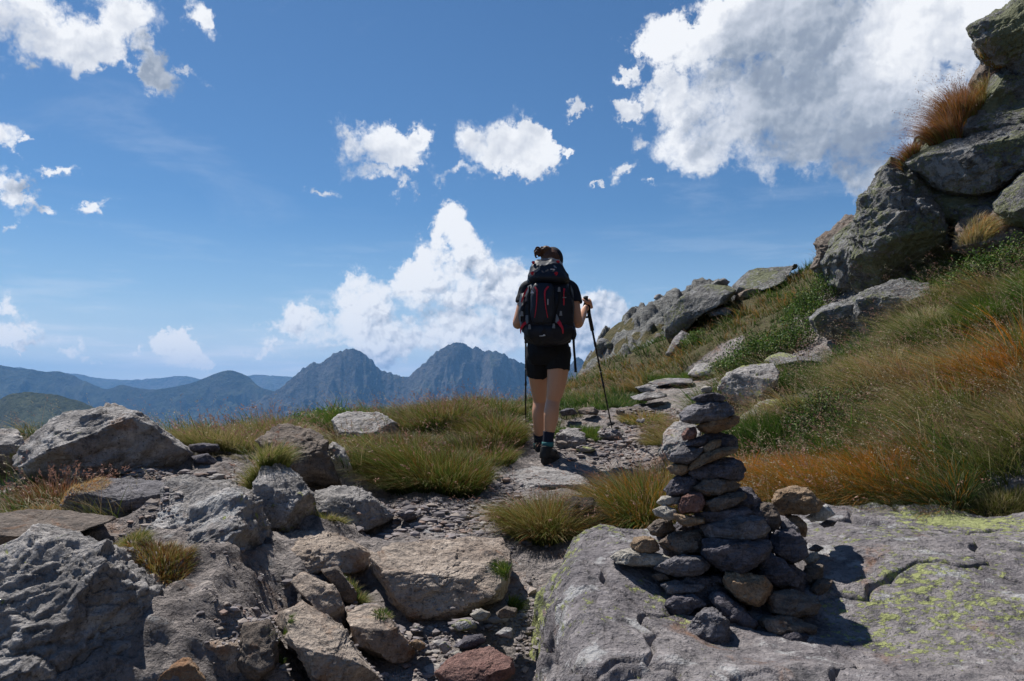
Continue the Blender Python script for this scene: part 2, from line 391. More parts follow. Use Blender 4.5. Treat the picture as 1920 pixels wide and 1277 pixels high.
def poly_rock(name, poly, d, T, mat, seed, level=5, amp=0.10, strata=0.0, crag=1.0, cuts=5, q0r=(0.72, 0.9), a=0.75, b=0.8, flat=(), yaw=0.0, tilt=(0.15, -0.1, 1.0), parent=None):
    """rock whose front outline follows poly (photo px) at depth d, with half thickness T metres"""
    poly = np.array(poly, float); c = 0.5 * (poly.max(0) + poly.min(0))
    wv = ray(*c).normalized(); cen = P(c[0], c[1], d); D = (cen - Vector((0, 0, CAMZ))).length
    uu = wv.cross(Vector((0, 0, 1))).normalized(); vv = uu.cross(wv).normalized()
    pts = []
    for q in poly:
        r = ray(*q); r = r * (D / r.dot(wv)); rel = r + Vector((0, 0, CAMZ)) - cen
        pts.append((rel.dot(uu), rel.dot(vv)))
    pts = np.array(pts)
    nxt = np.roll(pts, -1, 0)
    th = np.linspace(-np.pi, np.pi, 721); Rr = np.zeros(721)
    for k, t in enumerate(th):
        dx, dy = math.cos(t), math.sin(t)
        e = nxt - pts; den = dx * e[:, 1] - dy * e[:, 0]; den = np.where(np.abs(den) < 1e-12, 1e-12, den)
        tt = (pts[:, 0] * e[:, 1] - pts[:, 1] * e[:, 0]) / den; ss_ = (pts[:, 0] * dy - pts[:, 1] * dx) / den
        ok = (ss_ >= -1e-6) & (ss_ <= 1 + 1e-6) & (tt > 0)
        Rr[k] = tt[ok].max() if ok.any() else 0.3 * np.abs(pts).max()
    ker = np.ones(5) / 5; Rr = np.convolve(np.concatenate([Rr[-9:-1], Rr, Rr[1:9]]), ker, 'same')[8:-8]
    s, f = ico(level)
    rho = np.sqrt(s[:, 0] ** 2 + s[:, 2] ** 2); ang = np.arctan2(s[:, 2], s[:, 0])
    Ra = np.interp(ang, th, Rr)
    k = Ra * rho ** a
    size = float(np.sqrt((Rr ** 2).mean()))
    L = np.stack([k * np.cos(ang), np.sign(s[:, 1]) * np.abs(s[:, 1]) ** b * T, k * np.sin(ang)], 1)
    rs = np.random.RandomState(seed)
    for n in list(flat) + [None] * cuts:
        if n is None:
            n = rs.normal(size=3); n[1] = -abs(n[1]) * 1.3; n[0] *= 0.8; q0 = rs.uniform(*q0r)
        else:
            q0 = n[3]; n = np.array(n[:3], float)
        n = n / np.linalg.norm(n); h = L @ n; hm = h.max() * q0
        ex = np.clip(h - hm, 0, None); L = L - np.outer(ex * 0.88, n)
    nr = L / np.array([size, T, size]) ** 2 + 1e-9; nr /= np.linalg.norm(nr, axis=1)[:, None]
    dd = shape_noise(L + rs.uniform(0, 5, 3), size, amp, seed % 97, strata, crag, tilt)
    dd = np.clip(dd, -0.35 * T, 0.5 * T)
    L = L + nr * dd[:, None]
    M = np.array([[uu[0], wv[0], vv[0]], [uu[1], wv[1], vv[1]], [uu[2], wv[2], vv[2]]])
    W = L @ M.T
    me = mesh_np(name, W, f, MATS[mat] if isinstance(mat, str) else mat)
    return link(name, me, parent, cen)

# ------------------------------------------------------------------ the near ground (one sheet down to the valley)
# (px, py, distance, turf 0..1)
GP = [
 (0,1277,2.35,0),(300,1277,2.6,0),(480,1277,2.75,0),(640,1277,2.85,0),(800,1277,2.9,0),(950,1277,2.9,0),
 (780,1160,3.3,0),(640,1100,3.45,0),(900,1180,3.2,0),(830,1015,3.95,0),(700,1005,4.0,0),(930,1015,4.0,0),
 (870,965,4.4,0),(760,972,4.3,0),(620,965,4.2,0),(940,905,5.1,0),(1030,872,5.9,0),(1130,905,5.4,0),(1130,822,6.8,0),(1200,850,6.2,0),
 (1080,975,4.5,.8),(1180,960,4.5,.8),(400,1010,3.4,0),(560,960,4.2,0),(150,945,3.9,.8),(330,900,4.3,.3),(480,835,5.2,.5),(60,830,5.3,.3),
 (350,835,5.6,.9),(600,850,5.6,.8),(780,885,5.2,1),(700,810,6.8,1),(850,800,6.8,1),(960,790,7.2,1),
 (0,830,6.4,.6),(200,830,6.4,.6),(350,812,6.5,1),(500,800,7.2,1),(620,785,8,1),(760,779,8.2,1),(900,774,8.5,1),(980,764,9.2,1),(1060,728,12,1),(1090,706,15,1),
 (1180,785,7.8,.1),(1250,758,8.6,0),(1270,724,10.5,0.1),(1330,697,12,0),(1080,765,8.4,.9),(1120,735,10.2,1),(1180,712,11.5,1),(1120,810,7.1,.2),
 (1400,700,10,.9),(1350,760,7.6,.6),(1450,720,7.8,.7),(1290,835,6.0,.6),(1420,840,5.6,.8),(1380,950,4.5,1),(1560,905,4.7,1),(1700,935,4.3,1),(1850,940,4.15,1),(1920,910,4.2,1),
 (1560,780,5.9,1),(1700,760,5.6,1),(1850,740,5.4,1),(1920,740,5.3,1),(1600,672,7.6,.7),(1700,640,7,1),(1850,600,6.6,1),(1750,568,7.7,1),(1850,522,7.6,1),(1940,490,7.4,1),(1500,662,8.9,.0),(1590,612,9.4,.1),(1545,655,8.8,0),(1640,612,8.9,.2),(1690,575,8.6,.5),(1470,700,8.2,.1),(1440,765,7.0,.2),
 (1400,620,12,1),(1300,665,12.6,1),(1240,690,13.5,1),(1450,562,14,1),(1500,515,15.5,1),(1570,512,13.5,1),(1350,580,14.5,1),(1290,635,14.5,.8),
 (1700,440,10,0),(1860,280,10.6,0),(1940,150,11.2,0),(1620,500,12,.4),
]
cp = []; cv = []
for (px, py, d, g) in GP:
    p = P(px, py, d); cp.append(p[:]); cv.append(g)
# points out of view or hidden: under the slab, behind the crest, up the hill
for (x, y, z, g) in [(0.2,2.0,-1.35,0),(0.9,2.4,-1.4,0),(1.8,2.4,-1.4,0),(0.9,3.3,-1.15,0),(1.8,3.3,-1.15,0),(2.8,2.4,-1.2,.3),(2.8,3.6,-0.8,.6),(0.4,3.0,-1.15,0),
    (0,0.0,-1.55,0),(-1.5,0,-1.5,0),(1.5,0,-1.5,.3),(3,0,-1.1,.8),(-1.5,1.4,-1.35,0),(0,1.2,-1.3,0),(-3,2.5,-1.1,.4),(-4,5,-1.2,.7),(-5,8,-2.2,1),(-9,4,-3.6,1),(-8,-3,-3.0,1),(0,-5,-2.6,.5),(6,-5,-1.0,.8),(8,0,1.0,.8),
    (-3,11,-1.9,1),(0,13,-1.6,1),(-2,16,-4.5,1),(-8,12,-6,1),(-14,6,-9,1),(0.6,18,-2.6,1),(1.2,24,-4.0,1),(-4,26,-11,1),(4,22,-0.2,1),(6,26,.6,1),(8,30,1.2,1),(5,34,-1,1),(14,34,5,.8),(3,40,-4,1),(14,48,5,.8),
    (9,16,4.4,.4),(12,12,7.0,.3),(10,7,4.6,.4),(7,5,2.4,.8),(5,2.5,.3,.9),(16,20,9,.4),(20,5,10,.4),(20,30,11,.5)]:
    cp.append((x, y, z + CAMZ)); cv.append(g)
cp = np.array(cp); cv = np.array(cv, float)
def tps_fit(xy, z, lam):
    n = len(xy); d = np.sqrt(((xy[:, None] - xy[None]) ** 2).sum(2))
    K = np.where(d > 0, d * d * np.log(d + 1e-12), 0) + lam * np.eye(n)
    Q = np.concatenate([np.ones((n, 1)), xy], 1)
    A = np.block([[K, Q], [Q.T, np.zeros((3, 3))]])
    return np.linalg.solve(A, np.concatenate([z, np.zeros(3)]))
def tps_eval(wt, xy0, xy):
    out = np.empty(len(xy))
    for i in range(0, len(xy), 60000):
        c = xy[i:i + 60000]; d2 = ((c[:, None] - xy0[None]) ** 2).sum(2)
        K = 0.5 * d2 * np.log(d2 + 1e-12)
        out[i:i + 60000] = K @ wt[:-3] + wt[-3] + c @ wt[-2:]
    return out
_w = tps_fit(cp[:, :2], cp[:, 2], 0.02)
def far_profile(x, y):
    u = -0.80 * x + 0.30 * (y - 8)                     # falls away to the left and ahead, climbs to the right
    return np.where(u > 0, -0.62 * u, -0.55 * u) + CAMZ - 1
def base_z(x, y):
    xy = np.stack([x, y], 1); near = tps_eval(_w, cp[:, :2], np.stack([np.clip(x, -16, 22), np.clip(y, -6, 50)], 1))
    ox = x - np.clip(x, -16, 22); oy = y - np.clip(y, -6, 50)
    z = near + np.where(ox < 0, 0.7 * ox, 0.5 * ox) - 0.35 * np.abs(oy)
    f = far_profile(x, y); r = np.sqrt(x * x + (y - 8) ** 2); t = sstep(r, 26, 70)
    z = z * (1 - t) + f * t
    return np.maximum(np.minimum(z, 260), -1000 + 8 * fbm(np.stack([x / 900, y / 900, x * 0], 1), 4))
def veg_at(x, y):
    out = np.empty(len(x))
    for i in range(0, len(x), 60000):
        d2 = (x[i:i+60000, None] - cp[None, :, 0]) ** 2 + (y[i:i+60000, None] - cp[None, :, 1]) ** 2
        wgt = 1 / (d2 + 0.02) ** 2
        out[i:i+60000] = (wgt * cv).sum(1) / wgt.sum(1)
    return out
def path_w(x, y):
    """1 on the worn gravel track"""
    line = np.array([P(820,1190,3.2)[:2], P(900,1000,4.2)[:2], P(850,965,4.5)[:2], P(960,900,5.2)[:2], P(1060,850,6.3)[:2], P(1140,815,7.0)[:2], P(1230,770,8.3)[:2], P(1290,722,10.5)[:2], P(1340,695,12)[:2]])
    best = np.full(len(x), 99.0)
    for a_, b_ in zip(line[:-1], line[1:]):
        e = b_ - a_ if isinstance(b_, np.ndarray) else np.array(b_) - np.array(a_)
        L2 = (e ** 2).sum(); t = np.clip(((x - a_[0]) * e[0] + (y - a_[1]) * e[1]) / L2, 0, 1)
        best = np.minimum(best, np.hypot(x - a_[0] - t * e[0], y - a_[1] - t * e[1]))
    return 1 - sstep(best, 0.25, 0.62)
def ground_full(x, y):
    z = base_z(x, y); vg = veg_at(x, y); pw = path_w(x, y)
    vg = np.clip(vg * (1 - pw), 0, 1)
    near = 1 - sstep(np.hypot(x, y - 5), 14, 40)
    p = np.stack([x, y, z], 1)
    rk = (1 - vg) * (1 - 0.75 * pw)
    c1, c2, ci = cells(np.stack([x * 2.6 + 0.3 * fbm(p * 2, 2), y * 2.2, z * 0], 1), 5)
    pf = np.stack([x, y, z * 0], 1); f1, e1 = facets(pf * np.array([2.0, 1.7, 1.2]) + .25 * fbm(p * 2.2, 3)[:, None], 6); f2, e2 = facets(pf * 5.5 + .3 * fbm(p * 5, 2)[:, None], 2)
    d = rk * (-.045 + 0.22 * f1 + .085 * f2 + .010 * fbm(p * 22, 4, .65) + 0.05 * (ridged(p * 1.9, 5) - 0.4) + 0.05 * fbm(p * 3.1, 6, .58) )
    d = d + vg * (0.07 * fbm(p * 1.1, 4) + 0.035 * fbm(p * 5, 3)) + pw * 0.022 * fbm(p * 7, 5, .6)
    z = z + d * near + (1 - near) * (1.2 * fbm(p / 11, 6, .55) * (np.hypot(x, y) > 30) * np.clip((np.hypot(x, y) - 30) / 60, 0, 12))
    return z, vg
def warp_axis(lo, hi, c, fine, n_far, far):
    core = np.arange(lo, hi, fine)
    k = np.arange(1, n_far + 1); g = (far / fine / 4) ** (1 / n_far)
    st = fine * np.cumsum(g ** (k * 1.0)); st = st * (far / st[-1]) if st[-1] < far else st
    up = hi + st; dn = lo - st[::-1]
    return np.concatenate([dn, core, up])
xs = warp_axis(-3.6, 4.6, 0, 0.018, 70, 30000)
ys1 = np.concatenate([-warp_axis(0, 0.1, 0, 0.05, 30, 30000)[::-1][:0], []])
ycore = [1.6]
while ycore[-1] < 20: ycore.append(ycore[-1] + 0.0045 * ycore[-1])
yfar = [20.0]
while yfar[-1] < 23000: yfar.append(yfar[-1] * 1.09 )
yback = [1.6]; stp = 0.05
while yback[-1] > -20000: yback.append(yback[-1] - stp); stp *= 1.16
ys = np.array(yback[::-1][:-1] + ycore[:-1] + yfar)
X, Y = np.meshgrid(xs, ys); nx, ny = len(xs), len(ys)
gz, gveg = ground_full(X.ravel(), Y.ravel())
def grid_faces(nx, ny):
    i = np.arange(nx * (ny - 1)).reshape(ny - 1, nx)[:, :-1].ravel()
    return np.stack([i, i + 1, i + nx + 1, i + nx], 1)
GZ = gz.reshape(ny, nx)
def gh(x, y):
    """ground height by bilinear lookup"""
    x = np.asarray(x, float); y = np.asarray(y, float)
    i = np.clip(np.searchsorted(xs, x) - 1, 0, nx - 2); j = np.clip(np.searchsorted(ys, y) - 1, 0, ny - 2)
    fx = (x - xs[i]) / (xs[i + 1] - xs[i]); fy = (y - ys[j]) / (ys[j + 1] - ys[j])
    return GZ[j, i] * (1 - fx) * (1 - fy) + GZ[j, i + 1] * fx * (1 - fy) + GZ[j + 1, i] * (1 - fx) * fy + GZ[j + 1, i + 1] * fx * fy
GROUND = rock_mat('ground', (0.215, 0.188, 0.178), (0.315, 0.28, 0.262), pale=0.3, rust=0.4, veg=(0.050, 0.060, 0.018), soil=(0.075, 0.060, 0.030), bump=0.022)
me = mesh_np('ground', np.stack([X.ravel(), Y.ravel(), gz], 1), grid_faces(nx, ny), GROUND, attrs={'veg': gveg})
tag(link('ground', me), kind='structure')

# ------------------------------------------------------------------ the craggy hill beyond the crest
HP = [(1070,712,20),(1078,690,26),(1100,668,33),(1125,648,36),(1150,634,38),(1190,622,40),(1225,616,42),(1260,618,44),(1100,700,21),(1150,690,21),(1200,680,21),(1260,655,21),(1150,665,29),(1200,655,30),(1250,640,32),(1180,640,35)]
hp = [P(*q)[:] for q in HP] + [(1.5,30,-3+CAMZ),(2,40,-3.5+CAMZ),(3.5,50,-1+CAMZ),(8,55,2+CAMZ),(14,55,1+CAMZ),(16,40,3+CAMZ),(14,28,2.2+CAMZ),(1.5,18,-2.8+CAMZ),(0,25,-5+CAMZ),(0,45,-7+CAMZ),(4,60,-2+CAMZ),(11,20,2.6+CAMZ),(12,62,0+CAMZ)]
hp = np.array(hp); _hw = tps_fit(hp[:, :2], hp[:, 2], 0.5)
hx = np.arange(-1.5, 17, 0.055); hy = 15.5 + np.cumsum(np.linspace(0.05, 0.17, 400)); HX, HY = np.meshgrid(hx, hy)
hz = tps_eval(_hw, hp[:, :2], np.stack([HX.ravel(), HY.ravel()], 1))
pp = np.stack([HX.ravel(), HY.ravel(), hz], 1)
big_ = fbm(pp * 0.28, 4); 
c1, c2, ci = cells(pp * np.array([0.9, 0.7, 1.4]) + 0.4 * fbm(pp * .9, 3)[:, None], 3)
crag = sstep(big_ + 0.25 * fbm(pp * 1.3, 3) + 0.35 * sstep(HY.ravel(), 30, 40), -0.06, 0.10)
dz = crag * (0.42 * sstep(hash2(ci, 4), .25, .8) * sstep(c2 - c1, 0, .25) + 0.35 * (ridged(pp * 0.9, 5) - .3)) + (1 - crag) * (0.10 * fbm(pp * 2, 4) + 0.22 * sstep(hash2(ci, 8), .72, .8) * sstep(c2 - c1, 0.1, .3)) + 0.22 * fbm(pp * .6, 4)
edge_f = np.minimum.reduce([sstep(HX.ravel(), -1.5, 0.8), 1 - sstep(HX.ravel(), 13.5, 17), sstep(HY.ravel(), 15.5, 18)])
hz2 = hz + dz - (1 - edge_f) * 3.0 - 0.30 - 0.75 * sstep(HY.ravel(), 26, 36) - 1.3 * sstep(HX.ravel(), 7.5, 10)
hveg = np.clip(1 - crag * 1.0 - 1.0 * sstep(hash2(ci, 8), .72, .8) * sstep(c2 - c1, 0.05, .2) * (1 - crag), 0, 1)
HILLM = rock_mat('hill_rock', (0.13, 0.130, 0.128), (0.23, 0.23, 0.215), lichen=0.2, pale=0.3, sc=0.5, bump=0.05, veg=(0.040, 0.052, 0.018), soil=(0.10, 0.085, 0.035), green=(.2,.21,.11))
hill = link('hill', mesh_np('hill', np.stack([HX.ravel(), HY.ravel(), hz2], 1), grid_faces(len(hx), len(hy)), HILLM, attrs={'veg': hveg}))
tag(hill, kind='structure')

# ------------------------------------------------------------------ far mountain ranges
def mountain(name, sky_px, D, mat, spur=1.0, crest=0.0, foot=-900, n=700, depth_ratio=1.5, seed=0, tilt=0.0):
    """a range: crest line at distance D (metres), flanks with gullies falling to the valley on both sides"""
    sp = np.array(sky_px, float)
    px = np.linspace(sp[0, 0], sp[-1, 0], n); py = np.interp(px, sp[:, 0], sp[:, 1])
    py = np.convolve(np.pad(py, 3, 'edge'), np.ones(7) / 7, 'valid')
    rid = np.array([P(a_, b_, D + tilt * (a_ - sp[0, 0]))[:] for a_, b_ in zip(px, py)])
    rid[:, 1] += D * 0.035 * fbm(np.stack([rid[:, 0] / D * 6, np.full(n, seed * 1.0), np.zeros(n)], 1), 3)
    sc_ = 1 if True else 0
    tt = np.concatenate([-np.linspace(1, 0.03, 40) ** 1.3, [0], np.linspace(0.004, 1, 200) ** 1.35])
    H = rid[:, 2] - foot; V_ = []
    crestn = fbm(np.stack([rid[:, 0] / D * 150, np.full(n, 3.0 + seed), np.zeros(n)], 1), 5, .6) * crest * D / FP
    for t in tt:
        s = abs(t); Lh = (0.5 + 0.5 * H / H.mean()) * H.mean() * depth_ratio
        q = np.stack([rid[:, 0] / (D * 0.075) + 0.55 * t * np.sin(rid[:, 0] / D * 9 + seed), np.full(n, seed * 2.3) + t * 1.1, np.full(n, 0.5)], 1)
        g = ridged(q, 5, .6); g2 = ridged(q * 3.3 + 4, 5, .6)
        fl = 0.16 + 0.84 * (1 - s) ** 1.15
        base = (1 - s) ** 1.25
        z = foot + H * base + (spur * H.mean() * (0.30 * (g - .45) + 0.11 * (g2 - .4))) * np.clip(s * 5, 0, 1) * (1 - s) + crestn * (1 - np.clip(s * 8, 0, 1))
        yy = rid[:, 1] - t * Lh * (1.0 + 0.25 * (g - .5) * min(1, s * 4)); xx = rid[:, 0] * (yy / rid[:, 1])
        V_.append(np.stack([xx, yy, z], 1))
    V_ = np.concatenate(V_); m = len(tt)
    f = grid_faces(n, m)
    o = link(name, mesh_np(name, V_, f, mat)); tag(o, kind='structure'); return o
def mtn_mat(name, rock, green, mixlo, mixhi, sc):
    m, t, b = principled(name, 1.0)
    g = t.add('ShaderNodeNewGeometry'); sp = t.add('ShaderNodeSeparateXYZ'); t.link(g.outputs['Normal'], sp.inputs[0])
    tc = t.add('ShaderNodeTexCoord'); n1 = t.noise(tc.outputs['Object'], sc, 8, 0.7); n2 = t.noise(tc.outputs['Object'], sc * 6, 7, 0.7)
    f = t.math('ADD', sp.outputs[2], t.math('MULTIPLY', t.math('SUBTRACT', n1, 0.5), 1.4))
    c = t.mix(t.ss(f, mixlo, mixhi), rock, green)
    c = t.mix(t.math('MULTIPLY', t.ss(n2, 0.40, 0.65), 0.6), c, tuple(x * 1.6 for x in rock)); 
    c = t.mix(t.math('MULTIPLY', t.ss(n2, 0.50, 0.36), 0.7), c, (0.03, 0.035, 0.03))
    t.link(c, b.inputs['Base Color'])
    bp = t.add('ShaderNodeBump'); bp.inputs['Strength'].default_value = 1.0; bp.inputs['Distance'].default_value = 0.5 / sc
    t.link(t.math('ADD', n1, t.math('MULTIPLY', n2, 0.25)), bp.inputs['Height']); t.link(bp.outputs[0], b.inputs['Normal'])
    return m
MROCK = mtn_mat('mountain_rock', (0.085, 0.08, 0.078), (0.04, 0.055, 0.02), 0.60, 1.00, 0.0022)
MGREEN = mtn_mat('mountain_turf', (0.05, 0.05, 0.04), (0.03, 0.042, 0.015), 0.35, 0.75, 0.003)
MNEAR = mtn_mat('mountain_meadow', (0.08, 0.08, 0.05), (0.055, 0.07, 0.022), 0.2, 0.6, 0.012)
mountain('distant_range', [(-900,720),(-400,700),(-100,698),(0,696),(23,691),(41,686),(70,696),(98,706),(125,701),(155,700),(175,707),(216,712),(257,713),(280,710),(312,709),(338,704),(346,707),(356,703),(376,712),(410,712),(464,704),(484,702),(519,705),(542,706),(620,712),(800,705),(1000,712),(1200,700),(1600,690),(2400,700)], 19000, MROCK, 0.7, 1.5, -1400, 700, 2.0, 3)
mountain('blue_range', [(-3400,690),(-2400,650),(-1500,700),(-700,690),(-300,668),(-60,676),(0,685),(23,691),(44,691),(58,697),(85,694),(102,700),(122,703),(140,713),(149,713),(175,723),(198,731),(233,720),(248,725),(292,731),(321,728),(359,719),(379,710),(408,697),(432,693),(449,701),(464,706),(478,722),(496,729),(513,732),(560,745),(640,770)], 10500, MGREEN, 1.0, 1.0, -900, 1400, 1.6, 1)
mountain('blue_peaks', [(400,790),(480,752),(519,731),(550,704),(583,678),(596,683),(620,665),(655,652),(673,658),(693,671),(712,695),(765,708),(787,689),(813,663),(844,644),(866,640),(881,654),(890,647),(901,656),(932,658),(954,669),(984,684),(1020,700),(1050,706),(1064,692),(1072,680),(1083,667),(1092,674),(1108,690),(1140,705),(1200,720),(1500,700),(2000,690)], 9300, MROCK, 1.15, 4.8, -900, 900, 1.5, 2)
mountain('green_shoulder', [(-3400,840),(-2200,760),(-1500,715),(-1000,735),(-500,700),(-150,730),(0,752),(35,738),(70,734),(87,738.5),(105,738),(131,747),(152,754),(190,772),(240,800),(320,840)], 3600, MNEAR, 0.55, 2.0, -700, 1100, 1.6, 5)

# haze: one closed box of even, very thin air round everything
HB = (-34000, 34000, -20000, 24500, -1500, 850)
hv = np.array([(x, y, z) for z in (HB[4], HB[5]) for y in (HB[2], HB[3]) for x in (HB[0], HB[1])], float)
hf = np.array([(0, 2, 3, 1), (4, 5, 7, 6), (0, 1, 5, 4), (2, 6, 7, 3), (0, 4, 6, 2), (1, 3, 7, 5)])
hm = bpy.data.materials.new('haze'); hm.use_nodes = True; hm.node_tree.nodes.remove(hm.node_tree.nodes['Principled BSDF'])
pv = hm.node_tree.nodes.new('ShaderNodeVolumePrincipled'); pv.inputs['Color'].default_value = (0.20, 0.46, 0.88, 1); pv.inputs['Density'].default_value = 0.000038
pv.inputs['Anisotropy'].default_value = 0.1
hm.node_tree.links.new(pv.outputs[0], hm.node_tree.nodes['Material Output'].inputs['Volume'])
hz_o = link('haze', mesh_np('haze', hv, hf, hm, smooth=False)); tag(hz_o, kind='stuff')

